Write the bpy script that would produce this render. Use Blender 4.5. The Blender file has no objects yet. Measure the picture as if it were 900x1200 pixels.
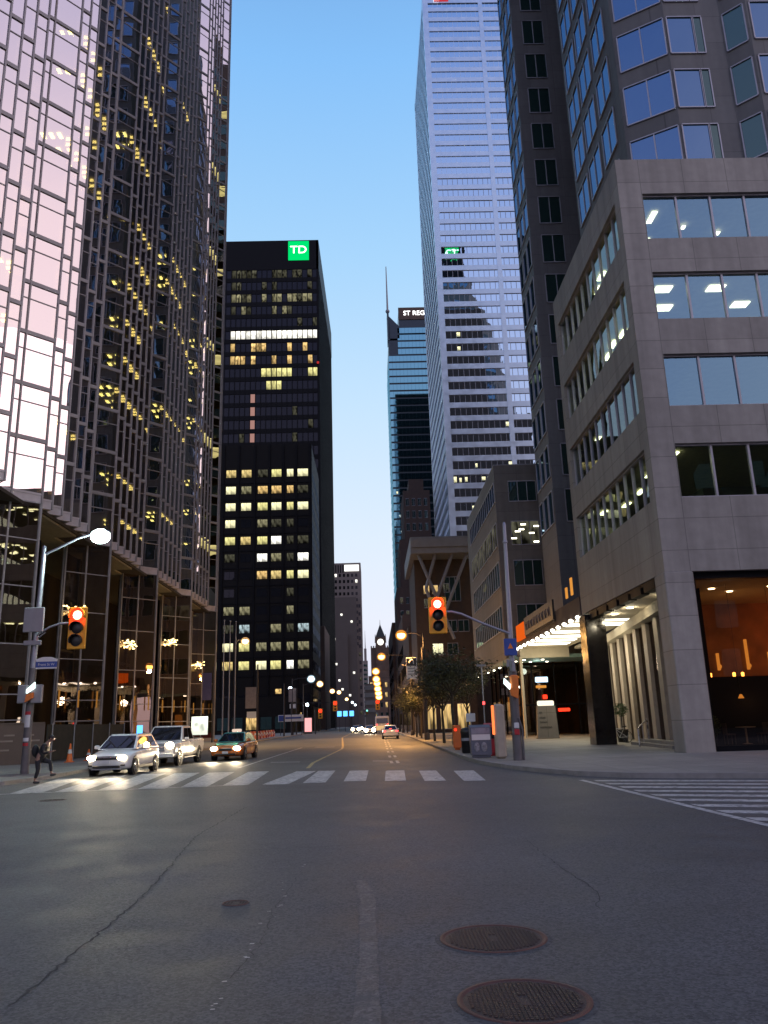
import bpy, bmesh, math, random
from mathutils import Vector, Matrix
R = random.Random(7)
PI = math.pi
S = bpy.context.scene
COL = S.collection

# ------------------------------------------------------------------ helpers
class MB:
    """collects faces; build() links them as ONE mesh object"""
    def __init__(s): s.v = []; s.f = []; s.m = []; s.uv = []; s.sm = []
    def face(s, pts, m=0, uv=None, smooth=False):
        i = len(s.v); s.v += [tuple(p) for p in pts]; n = len(pts)
        s.f.append(tuple(range(i, i+n))); s.m.append(m); s.sm.append(smooth)
        s.uv.append(uv or ([(0,0),(1,0),(1,1),(0,1)] if n == 4 else [(0,0)]*n))
    def mesh(s, verts, faces, m=0, smooth=False):
        i = len(s.v); s.v += [tuple(p) for p in verts]
        for f in faces:
            s.f.append(tuple(k+i for k in f)); s.m.append(m); s.sm.append(smooth)
            s.uv.append([(0,0),(1,0),(1,1),(0,1)] if len(f) == 4 else [(0,0)]*len(f))
    def hexa(s, b, t, m=0):                       # bottom loop (4, ccw from above) and top loop
        v = list(b)+list(t)
        s.mesh(v, [(3,2,1,0),(4,5,6,7),(0,1,5,4),(1,2,6,5),(2,3,7,6),(3,0,4,7)], m)
    def box(s, x0, x1, y0, y1, z0, z1, m=0):
        s.hexa([(x0,y0,z0),(x1,y0,z0),(x1,y1,z0),(x0,y1,z0)], [(x0,y0,z1),(x1,y0,z1),(x1,y1,z1),(x0,y1,z1)], m)
    def bbox(s, x0, x1, y0, y1, z0, z1, m=0, c=.03):   # box with chamfered edges
        xs=(x0,x0+c,x1-c,x1); ys=(y0,y0+c,y1-c,y1); zs=(z0,z0+c,z1-c,z1)
        def ring(z,i):
            a=0 if i else 1
            X0,X1=(x0,x1) if i else (x0+c,x1-c); Y0,Y1=(y0,y1) if i else (y0+c,y1-c)
            return [(X0+c,Y0,z),(X1-c,Y0,z),(X1,Y0+c,z),(X1,Y1-c,z),(X1-c,Y1,z),(X0+c,Y1,z),(X0,Y1-c,z),(X0,Y0+c,z)]
        rs=[ring(z0,0),ring(z0+c,1),ring(z1-c,1),ring(z1,0)]
        v=[p for r in rs for p in r]; f=[tuple(range(7,-1,-1)),tuple(range(24,32))]
        for k in range(3):
            for j in range(8):
                a=k*8+j;b=k*8+(j+1)%8; f.append((a,b,b+8,a+8))
        s.mesh(v,f,m)
    def wall(s, p, q, z0, z1, th, m=0):           # box along p->q, thickness to the LEFT of p->q (th may be negative)
        dx, dy = q[0]-p[0], q[1]-p[1]; l = math.hypot(dx, dy) or 1; nx, ny = -dy/l*th, dx/l*th
        b = [(p[0],p[1]),(q[0],q[1]),(q[0]+nx,q[1]+ny),(p[0]+nx,p[1]+ny)]
        if th < 0: b = [b[3],b[2],b[1],b[0]]
        s.hexa([(x,y,z0) for x,y in b], [(x,y,z1) for x,y in b], m)
    def prism(s, poly, z0, z1, m=0, cap=True):
        n = len(poly)
        v = [(x,y,z0) for x,y in poly]+[(x,y,z1) for x,y in poly]
        f = [(i,(i+1)%n,n+(i+1)%n,n+i) for i in range(n)]
        if cap: f += [tuple(range(n,2*n)), tuple(range(n-1,-1,-1))]
        s.mesh(v, f, m)
    def tube(s, pts, r, n=8, m=0, r2=None, cap=True):
        pts = [Vector(p) for p in pts]; k = len(pts); rs = r if isinstance(r,(list,tuple)) else [r+(((r2 if r2 is not None else r)-r)*i/max(1,k-1)) for i in range(k)]
        v = []; up = None
        for i,p in enumerate(pts):
            d = (pts[min(i+1,k-1)]-pts[max(i-1,0)]).normalized()
            if up is None: up = Vector((0,0,1)) if abs(d.z) < .9 else Vector((1,0,0))
            a = d.cross(up).normalized(); b = a.cross(d).normalized(); up = b
            for j in range(n):
                t = 2*PI*j/n; v.append(p+a*math.cos(t)*rs[i]+b*math.sin(t)*rs[i])
        f = [(i*n+j, i*n+(j+1)%n, (i+1)*n+(j+1)%n, (i+1)*n+j) for i in range(k-1) for j in range(n)]
        s.mesh(v, f, m, True)
        if cap: s.mesh(v[:n], [tuple(range(n-1,-1,-1))], m); s.mesh(v[-n:], [tuple(range(n))], m)
    def lathe(s, c, prof, n=16, m=0, axis='z', smooth=True):    # prof: (radius, offset along axis)
        v = []
        for r,h in prof:
            for j in range(n):
                t = 2*PI*j/n; a,b = r*math.cos(t), r*math.sin(t)
                v.append({'z':(c[0]+a,c[1]+b,c[2]+h),'x':(c[0]+h,c[1]+a,c[2]+b),'y':(c[0]+a,c[1]+h,c[2]-b)}[axis])
        k = len(prof)
        f = [(i*n+j, i*n+(j+1)%n, (i+1)*n+(j+1)%n, (i+1)*n+j) for i in range(k-1) for j in range(n)]
        s.mesh(v, f, m, smooth)
    def ball(s, c, rx, ry, rz, n=12, k=8, m=0):
        v=[]; f=[]
        for i in range(k+1):
            a=-PI/2+PI*i/k
            for j in range(n):
                t=2*PI*j/n; v.append((c[0]+rx*math.cos(a)*math.cos(t), c[1]+ry*math.cos(a)*math.sin(t), c[2]+rz*math.sin(a)))
        for i in range(k):
            for j in range(n): f.append((i*n+j,i*n+(j+1)%n,(i+1)*n+(j+1)%n,(i+1)*n+j))
        s.mesh(v,f,m,True)
    def build(s, name, mats, parent=None, kind=None, merge=False):
        me = bpy.data.meshes.new(name); me.from_pydata(s.v, [], s.f)
        for m in (mats if isinstance(mats,(list,tuple)) else [mats]): me.materials.append(m)
        me.polygons.foreach_set('material_index', s.m); me.polygons.foreach_set('use_smooth', s.sm)
        u = me.uv_layers.new(name='UVMap'); u.data.foreach_set('uv', [c for f in s.uv for p in f for c in p])
        if merge:
            b = bmesh.new(); b.from_mesh(me); bmesh.ops.remove_doubles(b, verts=b.verts, dist=1e-4)
            bmesh.ops.recalc_face_normals(b, faces=b.faces); b.to_mesh(me); b.free()
        me.update()
        o = bpy.data.objects.new(name, me); COL.objects.link(o)
        if parent: o.parent = parent
        if kind: o['kind'] = kind
        return o

def tag(o, label=None, cat=None, group=None, kind=None):
    for k,x in (('label',label),('category',cat),('group',group),('kind',kind)):
        if x: o[k] = x
    return o
def thing(name, label, cat, group=None, loc=(0,0,0), rz=0):
    o = bpy.data.objects.new(name, None); COL.objects.link(o); o.location = loc; o.rotation_euler = (0,0,rz)
    o.empty_display_size = .3
    return tag(o, label, cat, group)
def copy_tree(o, parent=None):
    c = o.copy(); COL.objects.link(c); c.parent = parent
    for ch in list(o.children): copy_tree(ch, c)
    return c
def struct(mb, name, mats): o = mb.build(name, mats); o['kind'] = 'structure'; return o
def text(name, body, size, loc, rot, m, parent=None, align='CENTER', ext=.01, sx=1):
    c = bpy.data.curves.new(name, 'FONT'); c.body = body; c.size = size; c.extrude = ext; c.align_x = align; c.align_y = 'CENTER'
    c.materials.append(m); o = bpy.data.objects.new(name, c); COL.objects.link(o)
    bpy.context.view_layer.update()
    me = bpy.data.meshes.new_from_object(o.evaluated_get(bpy.context.evaluated_depsgraph_get()))
    me.name = name; bpy.data.objects.remove(o); bpy.data.curves.remove(c); o = bpy.data.objects.new(name, me); COL.objects.link(o)
    o.location = loc; o.rotation_euler = rot; o.scale = (sx,1,1)
    if parent: o.parent = parent
    return o
def lamp(kind, name, loc, energy, color, size=.15, parent=None, aim=None, spot=None, blend=.5):
    l = bpy.data.lights.new(name, kind); l.energy = energy; l.color = color
    if kind in ('POINT','SPOT'): l.shadow_soft_size = size
    if kind == 'SPOT': l.spot_size = spot; l.spot_blend = blend
    o = bpy.data.objects.new(name, l); COL.objects.link(o); o.location = loc
    if aim is not None: o.rotation_euler = (Vector(aim)-Vector(loc)).to_track_quat('-Z','Y').to_euler()
    if parent: o.parent = parent
    return o

# ------------------------------------------------------------------ materials
def nodes(m): return m.node_tree.nodes, m.node_tree.links
def mat(name, col, rough=.6, metal=0, var=.15, scale=3, bump=0, spec=.5, var2=0, scale2=.2, coat=0, brick=None, streak=0, grain=0, wear=None, bscale=12):
    m = bpy.data.materials.new(name); m.use_nodes = True; N,L = nodes(m); b = N['Principled BSDF']
    b.inputs['Roughness'].default_value = rough; b.inputs['Metallic'].default_value = metal
    b.inputs['Specular IOR Level'].default_value = spec; b.inputs['Coat Weight'].default_value = coat
    tc = N.new('ShaderNodeTexCoord'); nz = N.new('ShaderNodeTexNoise'); nz.inputs['Scale'].default_value = scale; nz.inputs['Detail'].default_value = 5
    L.new(tc.outputs['Object'], nz.inputs['Vector'])
    def ramp(src, a, c):
        mr = N.new('ShaderNodeMapRange'); mr.inputs[1].default_value = .3; mr.inputs[2].default_value = .7; mr.inputs[3].default_value = a; mr.inputs[4].default_value = c
        L.new(src, mr.inputs[0]); return mr.outputs[0]
    k = ramp(nz.outputs['Fac'], 1-var, 1+var)
    if var2:
        n2 = N.new('ShaderNodeTexNoise'); n2.inputs['Scale'].default_value = scale2; n2.inputs['Detail'].default_value = 6; L.new(tc.outputs['Object'], n2.inputs['Vector'])
        mm = N.new('ShaderNodeMath'); mm.operation = 'MULTIPLY'; L.new(k, mm.inputs[0]); L.new(ramp(n2.outputs['Fac'],1-var2,1+var2), mm.inputs[1]); k = mm.outputs[0]
    if brick:
        bw, bh, mort, dark, plane = brick
        mp = N.new('ShaderNodeMapping'); br = N.new('ShaderNodeTexBrick'); br.offset = 0
        sep = N.new('ShaderNodeSeparateXYZ'); cmb = N.new('ShaderNodeCombineXYZ'); L.new(tc.outputs['Object'], sep.inputs[0])
        ad = N.new('ShaderNodeMath'); ad.operation = 'ADD'; L.new(sep.outputs[0], ad.inputs[0]); L.new(sep.outputs[1], ad.inputs[1])
        if plane == 'flat': L.new(sep.outputs[0], cmb.inputs[0]); L.new(sep.outputs[1], cmb.inputs[1])
        else: L.new(ad.outputs[0], cmb.inputs[0]); L.new(sep.outputs[2], cmb.inputs[1])
        L.new(cmb.outputs[0], br.inputs['Vector'])
        br.inputs['Scale'].default_value = 1; br.inputs['Brick Width'].default_value = bw; br.inputs['Row Height'].default_value = bh
        br.inputs['Mortar Size'].default_value = mort; br.inputs['Mortar Smooth'].default_value = .2
        br.inputs['Color1'].default_value = (1,1,1,1); br.inputs['Color2'].default_value = (.86,.86,.86,1); br.inputs['Mortar'].default_value = (dark,)*3+(1,)
        mm = N.new('ShaderNodeMath'); mm.operation = 'MULTIPLY'; L.new(k, mm.inputs[0]); L.new(br.outputs['Color'], mm.inputs[1]); k = mm.outputs[0]
    def mul(src):
        nonlocal k
        q = N.new('ShaderNodeMath'); q.operation = 'MULTIPLY'; L.new(k, q.inputs[0]); L.new(src, q.inputs[1]); k = q.outputs[0]
    if streak:      # rain streaks and soiling, drawn out down the wall
        mp = N.new('ShaderNodeMapping'); mp.inputs['Scale'].default_value = (1.6,1.6,.07); L.new(tc.outputs['Object'], mp.inputs[0])
        n4 = N.new('ShaderNodeTexNoise'); n4.inputs['Scale'].default_value = 1; n4.inputs['Detail'].default_value = 5; L.new(mp.outputs[0], n4.inputs['Vector']); mul(ramp(n4.outputs['Fac'],1-streak,1+streak*.6))
    if grain:       # loose chippings
        n5 = N.new('ShaderNodeTexVoronoi'); n5.inputs['Scale'].default_value = 52; L.new(tc.outputs['Object'], n5.inputs['Vector'])
        sx = N.new('ShaderNodeSeparateColor'); L.new(n5.outputs['Color'], sx.inputs[0])
        mg = N.new('ShaderNodeMapRange'); mg.inputs[3].default_value = 1-grain; mg.inputs[4].default_value = 1+grain; L.new(sx.outputs[0], mg.inputs[0]); mul(mg.outputs[0])
    mx = N.new('ShaderNodeVectorMath'); mx.operation = 'SCALE'; mx.inputs[0].default_value = col; L.new(k, mx.inputs['Scale'])
    if wear:
        n6 = N.new('ShaderNodeTexNoise'); n6.inputs['Scale'].default_value = 5.5; n6.inputs['Detail'].default_value = 9; n6.inputs['Roughness'].default_value = .72; L.new(tc.outputs['Object'], n6.inputs['Vector'])
        wr = N.new('ShaderNodeMapRange'); wr.inputs[1].default_value = .50; wr.inputs[2].default_value = .60; wr.inputs[4].default_value = .85; L.new(n6.outputs['Fac'], wr.inputs[0])
        wm = N.new('ShaderNodeMix'); wm.data_type = 'RGBA'; L.new(wr.outputs[0], wm.inputs[0]); L.new(mx.outputs[0], wm.inputs[6]); wm.inputs[7].default_value = (*wear,1); L.new(wm.outputs[2], b.inputs['Base Color'])
    else: L.new(mx.outputs[0], b.inputs['Base Color'])
    rr = ramp(nz.outputs['Fac'], max(0,rough-.08), min(1,rough+.08)); L.new(rr, b.inputs['Roughness'])
    if bump:
        bp = N.new('ShaderNodeBump'); bp.inputs['Strength'].default_value = bump; bp.inputs['Distance'].default_value = .02
        n3 = N.new('ShaderNodeTexNoise'); n3.inputs['Scale'].default_value = scale*bscale; n3.inputs['Detail'].default_value = 4; L.new(tc.outputs['Object'], n3.inputs['Vector'])
        L.new(n3.outputs['Fac'], bp.inputs['Height']); L.new(bp.outputs[0], b.inputs['Normal'])
    return m
def glow(name, col, s, light=False):
    m = bpy.data.materials.new(name); m.use_nodes = True; N,L = nodes(m); N.remove(N['Principled BSDF'])
    e = N.new('ShaderNodeEmission'); e.inputs[0].default_value = (*col,1); e.inputs[1].default_value = s
    nz = N.new('ShaderNodeTexNoise'); nz.inputs['Scale'].default_value = 9; tc = N.new('ShaderNodeTexCoord'); L.new(tc.outputs['Object'], nz.inputs[0])
    mr = N.new('ShaderNodeMapRange'); mr.inputs[3].default_value = s*.85; mr.inputs[4].default_value = s*1.15; L.new(nz.outputs['Fac'], mr.inputs[0]); L.new(mr.outputs[0], e.inputs[1])
    L.new(e.outputs[0], N['Material Output'].inputs[0])
    m.cycles.emission_sampling = 'AUTO' if light else 'NONE'
    return m
def glass(name, refl, tint, fac, rough=.015, wave=.02, wscale=.35, fres=False, body=None):
    """coated glazing: part mirror, part see-through (or dark body when body is given)"""
    m = bpy.data.materials.new(name); m.use_nodes = True; N,L = nodes(m); N.remove(N['Principled BSDF'])
    g = N.new('ShaderNodeBsdfGlossy'); g.inputs['Color'].default_value = (*refl,1); g.inputs['Roughness'].default_value = rough
    if body: t = N.new('ShaderNodeBsdfDiffuse'); t.inputs['Color'].default_value = (*body,1)
    else: t = N.new('ShaderNodeBsdfTransparent'); t.inputs['Color'].default_value = (*tint,1)
    nz = N.new('ShaderNodeTexNoise'); nz.inputs['Scale'].default_value = wscale; nz.inputs['Detail'].default_value = 1
    tc = N.new('ShaderNodeTexCoord'); L.new(tc.outputs['Object'], nz.inputs['Vector'])
    bp = N.new('ShaderNodeBump'); bp.inputs['Strength'].default_value = wave; bp.inputs['Distance'].default_value = 1; L.new(nz.outputs['Fac'], bp.inputs['Height']); L.new(bp.outputs[0], g.inputs['Normal'])
    mx = N.new('ShaderNodeMixShader'); L.new(t.outputs[0], mx.inputs[1]); L.new(g.outputs[0], mx.inputs[2])
    if fres:
        f = N.new('ShaderNodeFresnel'); f.inputs[0].default_value = 1.5
        mr = N.new('ShaderNodeMapRange'); mr.inputs[3].default_value = fac; mr.inputs[4].default_value = 1; L.new(f.outputs[0], mr.inputs[0]); L.new(mr.outputs[0], mx.inputs[0])
    else: mx.inputs[0].default_value = fac
    L.new(mx.outputs[0], N['Material Output'].inputs[0])
    return m
def halo_glow(name, col, s, fac):  # half-clear glowing material that imitates the halo around a lamp
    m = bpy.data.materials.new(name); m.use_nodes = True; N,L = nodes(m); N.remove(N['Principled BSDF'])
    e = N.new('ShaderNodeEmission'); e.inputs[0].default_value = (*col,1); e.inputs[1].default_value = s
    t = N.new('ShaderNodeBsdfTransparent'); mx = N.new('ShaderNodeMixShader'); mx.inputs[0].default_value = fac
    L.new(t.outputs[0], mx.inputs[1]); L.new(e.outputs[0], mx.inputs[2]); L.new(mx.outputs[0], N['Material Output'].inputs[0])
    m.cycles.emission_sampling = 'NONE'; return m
def lit(name, col, s, dark=.25):
    """a lit office window: bright ceiling with lamp rows, dimmer desks below, blinds; every pane differs"""
    m = bpy.data.materials.new(name); m.use_nodes = True; N,L = nodes(m); N.remove(N['Principled BSDF'])
    g = N.new('ShaderNodeNewGeometry'); uv = N.new('ShaderNodeUVMap'); uv.uv_map = 'UVMap'
    ad = N.new('ShaderNodeVectorMath'); ad.operation = 'ADD'; L.new(uv.outputs[0], ad.inputs[0])
    sc = N.new('ShaderNodeVectorMath'); sc.operation = 'SCALE'; sc.inputs[0].default_value = (31,17,5); L.new(g.outputs['Random Per Island'], sc.inputs['Scale']); L.new(sc.outputs[0], ad.inputs[1])
    nz = N.new('ShaderNodeTexNoise'); nz.inputs['Scale'].default_value = 2.1; nz.inputs['Detail'].default_value = 1; L.new(ad.outputs[0], nz.inputs['Vector'])
    r = N.new('ShaderNodeValToRGB'); r.color_ramp.elements[0].position = .34; r.color_ramp.elements[0].color = (dark,)*3+(1,); r.color_ramp.elements[1].position = .62; L.new(nz.outputs['Fac'], r.inputs[0])
    sp = N.new('ShaderNodeSeparateXYZ'); L.new(uv.outputs[0], sp.inputs[0])
    up = N.new('ShaderNodeMapRange'); up.inputs[1].default_value = .15; up.inputs[2].default_value = .8; up.inputs[3].default_value = .55; up.inputs[4].default_value = 1.15; L.new(sp.outputs[1], up.inputs[0])
    ri = N.new('ShaderNodeMapRange'); ri.inputs[3].default_value = s*.6; ri.inputs[4].default_value = s*1.3; L.new(g.outputs['Random Per Island'], ri.inputs[0])
    m1 = N.new('ShaderNodeMath'); m1.operation = 'MULTIPLY'; L.new(r.outputs[0], m1.inputs[0]); L.new(up.outputs[0], m1.inputs[1])
    m2 = N.new('ShaderNodeMath'); m2.operation = 'MULTIPLY'; L.new(m1.outputs[0], m2.inputs[0]); L.new(ri.outputs[0], m2.inputs[1])
    e = N.new('ShaderNodeEmission'); e.inputs[0].default_value = (*col,1); L.new(m2.outputs[0], e.inputs[1])
    L.new(e.outputs[0], N['Material Output'].inputs[0]); m.cycles.emission_sampling = 'NONE'
    return m

M = {}
M['asphalt'] = mat('asphalt', (.100,.099,.096), .62, 0, .18, 1.1, .35, .35, .24, .13, grain=.40, bscale=70)
M['asphalt_old'] = mat('asphalt_patch', (.080,.078,.076), .65, 0, .2, 3, .4, .35, grain=.4)
M['paving'] = mat('paving', (.27,.255,.225), .7, 0, .14, 2, .3, .4, .16, .3, brick=(1.5,1.5,.014,.5,'flat'), grain=.15)
M['kerb'] = mat('kerb_stone', (.25,.235,.22), .75, 0, .2, 3, .3)
M['paint'] = mat('road_paint', (.52,.51,.48), .6, 0, .2, 5, .2, .4, .16, .9, wear=(.12,.115,.11))
M['paint_y'] = mat('yellow_road_paint', (.50,.38,.15), .6, 0, .25, 5, .2, .4, .2, .9, wear=(.11,.10,.09))
M['worn'] = mat('worn_paint', (.145,.135,.122), .62, 0, .3, 6, .3, .35, wear=(.10,.099,.096), grain=.4)
M['crack'] = mat('crack_tar', (.034,.033,.032), .75)
M['rust_glint'] = mat('rusty_rim_red_glint', (.12,.055,.042), .55, .2, .3, 8, .4)  # rust tone, reddened for the red signal's reflection on the rim
M['iron'] = mat('cast_iron', (.062,.042,.036), .55, .15, .35, 8, .4)
M['alu'] = mat('bronze_anodised_frame', (.36,.34,.345), .45, .25, .12, 1.5)
M['alu_sill'] = mat('metal_sill', (.62,.55,.56), .5, .1, .12, 1.5)
M['gold'] = glass('gold_mirror_glass', (1.0,.90,.88), (.80,.68,.36), .76, .006, .0035, .45)
M['gold_low'] = glass('bronze_glass', (.62,.50,.46), (.6,.47,.30), .46, .008, .006, .5)
M['darkglass'] = glass('dark_lobby_glass', (.45,.38,.36), (.55,.45,.35), .16, .01, .02, fres=True)
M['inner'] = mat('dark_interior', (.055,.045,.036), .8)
M['ceil'] = mat('office_ceiling', (.32,.29,.2), .8)
M['floor_in'] = mat('office_floor', (.05,.05,.05), .8)
M['concrete'] = mat('pink_granite', (.325,.30,.272), .62, 0, .09, 2.5, .08, .4, .14, .12, brick=(2.2,1.45,.018,.55,'wall'), streak=.22)
M['concrete_b'] = mat('granite_tower', (.155,.155,.158), .65, 0, .08, 2.5, .08, .4, .12, .1, brick=(2.4,2.1,.02,.6,'wall'), streak=.14)
M['concrete_c'] = mat('grey_panel', (.19,.175,.155), .7, 0, .08, 2, .05, .35, .12, .15, brick=(3,2,.02,.6,'wall'), streak=.14)
M['soffit'] = mat('soffit_plaster', (.42,.37,.28), .8, 0, .06)
M['stone_fin'] = mat('stone_fin', (.40,.34,.27), .65, 0, .08)
M['black_gloss'] = mat('black_granite', (.012,.010,.010), .16, 0, .2, 4)
M['black'] = mat('black_steel', (.006,.006,.008), .5, 0, .2, 1, spec=.10)
M['black_flat'] = mat('black_panel', (.009,.008,.008), .55, 0, .2, .6, spec=.12)
M['blackpane'] = glass('black_window', (.20,.20,.26), (0,0,0), .05, .02, .02, body=(.010,.010,.012), fres=True)
M['sidepane'] = glass('dim_side_window', (.5,.58,.75), (0,0,0), .10, .02, .02, body=(.008,.009,.012))
M['window'] = glass('office_window', (.34,.52,.86), (0,0,0), .33, .01, .010, .5, body=(.02,.05,.05))
M['window_t'] = glass('clear_office_window', (.29,.50,.68), (.70,.82,.76), .42, .008, .006, .5)
M['window_w'] = glass('side_office_window', (.75,.85,.9), (.72,.85,.66), .05, .008, .008, .5, fres=True)
M['window_d'] = glass('dim_office_window', (.55,.75,.72), (0,0,0), .10, .015, .01, .5, body=(.015,.035,.034), fres=True)
M['frame'] = mat('window_frame', (.38,.37,.41), .45, .5, .1, 2)
M['teal'] = glass('teal_glass', (.20,.43,.53), (0,0,0), .85, .03, .006, .1, body=(.01,.03,.04))
M['teal_sp'] = mat('teal_spandrel', (.02,.035,.055), .35, .2)
M['steel'] = mat('steel_cladding', (.58,.68,.79), .36, .75, .06, .5)
M['mirror'] = glass('steel_tower_glass', (.70,.85,1.0), (0,0,0), .78, .012, .012, .22, body=(.01,.012,.02))
M['brown'] = mat('brown_brick', (.088,.066,.058), .8, 0, .15, 1.5, .1, .3, .1, .1)
M['brown_d'] = mat('dark_brown_stone', (.085,.055,.045), .8, 0, .15, 1)
M['grey_tall'] = mat('grey_concrete', (.175,.15,.14), .8, 0, .1, .3)
M['fascia'] = mat('pale_fascia', (.25,.25,.255), .6, 0, .1, 1)
M['copper'] = mat('dark_copper', (.05,.055,.055), .6, .2)
M['sandstone'] = mat('sandstone', (.16,.11,.09), .8, 0, .2, .5)
M['pole'] = mat('galvanised_pole', (.30,.31,.36), .45, .5, .12, 3)
M['pole_dark'] = mat('dark_pole', (.035,.03,.035), .5, .2, .2, 3)
M['concrete_pole'] = mat('pole_base', (.12,.11,.115), .6, .2, .2, 3)
M['sig_y'] = mat('signal_yellow', (.80,.36,.02), .5, 0, .06)
M['sig_o'] = mat('signal_orange', (.75,.20,.03), .5, 0, .06)
M['blk'] = mat('black_plastic', (.012,.012,.012), .4)
M['white'] = mat('white_paint', (.62,.62,.62), .5, 0, .06)
M['grey'] = mat('grey_metal', (.26,.26,.28), .5, .1, .1)
M['blue'] = mat('sign_blue', (.03,.07,.30), .45, 0, .08)
M['red'] = mat('red_plastic', (.42,.02,.03), .45, 0, .1)
M['orange'] = mat('orange_plastic', (.75,.16,.03), .5, 0, .1)
M['hoard'] = mat('hoarding_board', (.115,.078,.062), .7, 0, .12, 1.5)
M['hoard_txt'] = mat('hoarding_print', (.26,.20,.17), .7)
M['mesh_g'] = mat('dark_green_mesh', (.022,.026,.022), .8)
M['bark'] = mat('bark', (.05,.04,.032), .85, 0, .3, 8, .4)
M['leaf'] = mat('leaf', (.050,.055,.024), .6, 0, .4, 2)
M['leaf2'] = mat('shrub_leaf', (.05,.09,.028), .6, 0, .4, 4)
M['car_w'] = mat('white_car_paint', (.70,.70,.70), .22, 0, .03, 2, coat=.6)
M['car_p'] = mat('pearl_car_paint', (.76,.71,.67), .25, 0, .03, 2, coat=.5)
M['car_teal'] = mat('taxi_green_paint', (.08,.36,.30), .22, 0, .04, 2, coat=.6)
M['car_or'] = mat('taxi_orange_paint', (.62,.17,.035), .22, 0, .04, 2, coat=.6)
M['car_glass'] = glass('car_glass', (.85,.85,.9), (0,0,0), .06, .01, 0, fres=True, body=(.012,.013,.014))
M['rubber'] = mat('tyre', (.018,.018,.018), .75)
M['rim'] = mat('alloy_rim', (.42,.42,.44), .3, .8)
M['chrome'] = mat('chrome', (.6,.6,.62), .15, 1)
M['skin'] = mat('skin', (.30,.17,.12), .55)
M['hair'] = mat('dark_hair', (.015,.011,.009), .5)
M['jacket'] = mat('black_jacket', (.012,.012,.014), .75)
M['trouser'] = mat('dark_trousers', (.016,.016,.02), .75)
M['shoe'] = mat('dark_shoe', (.03,.03,.03), .5)
M['canvas'] = mat('banner_cloth', (.24,.20,.19), .7)
M['canvas_b'] = mat('blue_banner', (.07,.06,.14), .7)
M['restaurant'] = mat('orange_wall', (.27,.135,.06), .7, 0, .45, .8)
G = {}
G['office'] = glow('office_light', (1,.97,.50), 6, True)
G['office_c'] = glow('fluorescent_panel', (1,.95,.70), 5.5)
G['panel_w'] = glow('canopy_light_panel', (1,.94,.74), 3.2, True)
G['bulb'] = glow('canopy_bulb', (1,.93,.75), 9)
G['down'] = glow('downlight', (1,.9,.65), 10)
G['gold'] = glow('chandelier_bulb', (1,.72,.28), 6)
G['red'] = glow('red_lens', (1,.035,.012), 2.6)
G['redhot'] = glow('red_lens_core', (1,.50,.28), 6)
G['white_lamp'] = glow('white_lamp', (.72,1,.92), 40)
G['warm_lamp'] = glow('warm_lamp', (1,.60,.22), 30)
G['amber_lamp'] = glow('amber_lamp', (1,.46,.10), 30)
HALO = {'amber_lamp':halo_glow('amber_halo',(1,.36,.05),1.0,.6),'warm_lamp':halo_glow('warm_halo',(1,.55,.22),.9,.55),'cool_lamp':halo_glow('cool_halo',(.6,.85,1),.7,.5)}
G['cool_lamp'] = glow('cool_lamp', (.78,.92,1), 25)
G['head'] = glow('headlight_lens', (1,.80,.50), 45)
G['tail'] = glow('tail_lens', (1,.06,.06), 4)
G['ad'] = glow('lit_poster', (1,.42,.42), 1.3)
G['blue'] = glow('lit_blue', (.10,.40,1), 2.6)
G['shop'] = lit('lit_shop', (.95,1,.82), 1.9, .35)
G['green'] = glow('green_sign', (.0,.72,.16), 1.15)
G['sign_w'] = glow('sign_letter', (1,1,1), 2.6)
G['exitg'] = glow('green_lit', (.55,1,.5), 2)
G['teal'] = glow('teal_neon', (.25,1,.8), 2.2)
G['orange'] = glow('orange_sign', (1,.14,.012), .8)
G['amber'] = glow('amber_panel', (1,.40,.07), .75)
G['fire'] = glow('restaurant_lamp', (1,.42,.08), 7)
G['walk'] = glow('walk_signal', (.8,1,.95), 2.2)
G['yel'] = lit('lit_window_yellow', (.98,.90,.36), 1.15, .5)
G['yel2'] = lit('lit_window_pale', (1,.94,.55), 1.5, .6)
G['dim'] = lit('lit_window_dim', (.52,.50,.34), .17, .08)
G['yelw'] = lit('lit_window_amber', (1,.76,.30), 1.0, .35)
G['mid'] = lit('lit_window_mid', (.85,.78,.45), .40, .15)
G['warmwin'] = lit('lit_window_warm', (1,.66,.25), 1.1)
G['whitewin'] = lit('lit_window_white', (1,.97,.86), 2.2, .5)
G['coolwin'] = lit('lit_window_cool', (.75,.95,1), .7, .05)

# ------------------------------------------------------------------ camera (measured: street vanishing point 437,848 in the 900x1200 frame)
def make_cam():
    f = 935.0; rho = math.atan(-.031); hx = (math.cos(rho), math.sin(rho)); dn = (-math.sin(rho), math.cos(rho))
    r = (437-450, 848-600); d = r[0]*dn[0]+r[1]*dn[1]; a = r[0]*hx[0]+r[1]*hx[1]
    pitch = math.atan2(d,f); cy = -math.atan2(a, math.hypot(d,f))
    Fh = Vector((math.sin(cy),math.cos(cy),0)); Rh = Vector((math.cos(cy),-math.sin(cy),0)); Z = Vector((0,0,1))
    Fw = Fh*math.cos(pitch)+Z*math.sin(pitch); Uw = Z*math.cos(pitch)-Fh*math.sin(pitch)
    right = Rh*hx[0]-Uw*dn[0]; up = -Rh*hx[1]+Uw*dn[1]
    c = bpy.data.cameras.new('camera'); o = bpy.data.objects.new('camera', c); COL.objects.link(o)
    mt = Matrix((right, up, -Fw)).transposed().to_4x4(); mt.translation = (0,0,1.7); o.matrix_world = mt
    c.sensor_fit = 'VERTICAL'; c.sensor_height = 36; c.lens = 36*f/1200; c.clip_end = 6000; c.clip_start = .1
    S.camera = o
make_cam()

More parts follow.
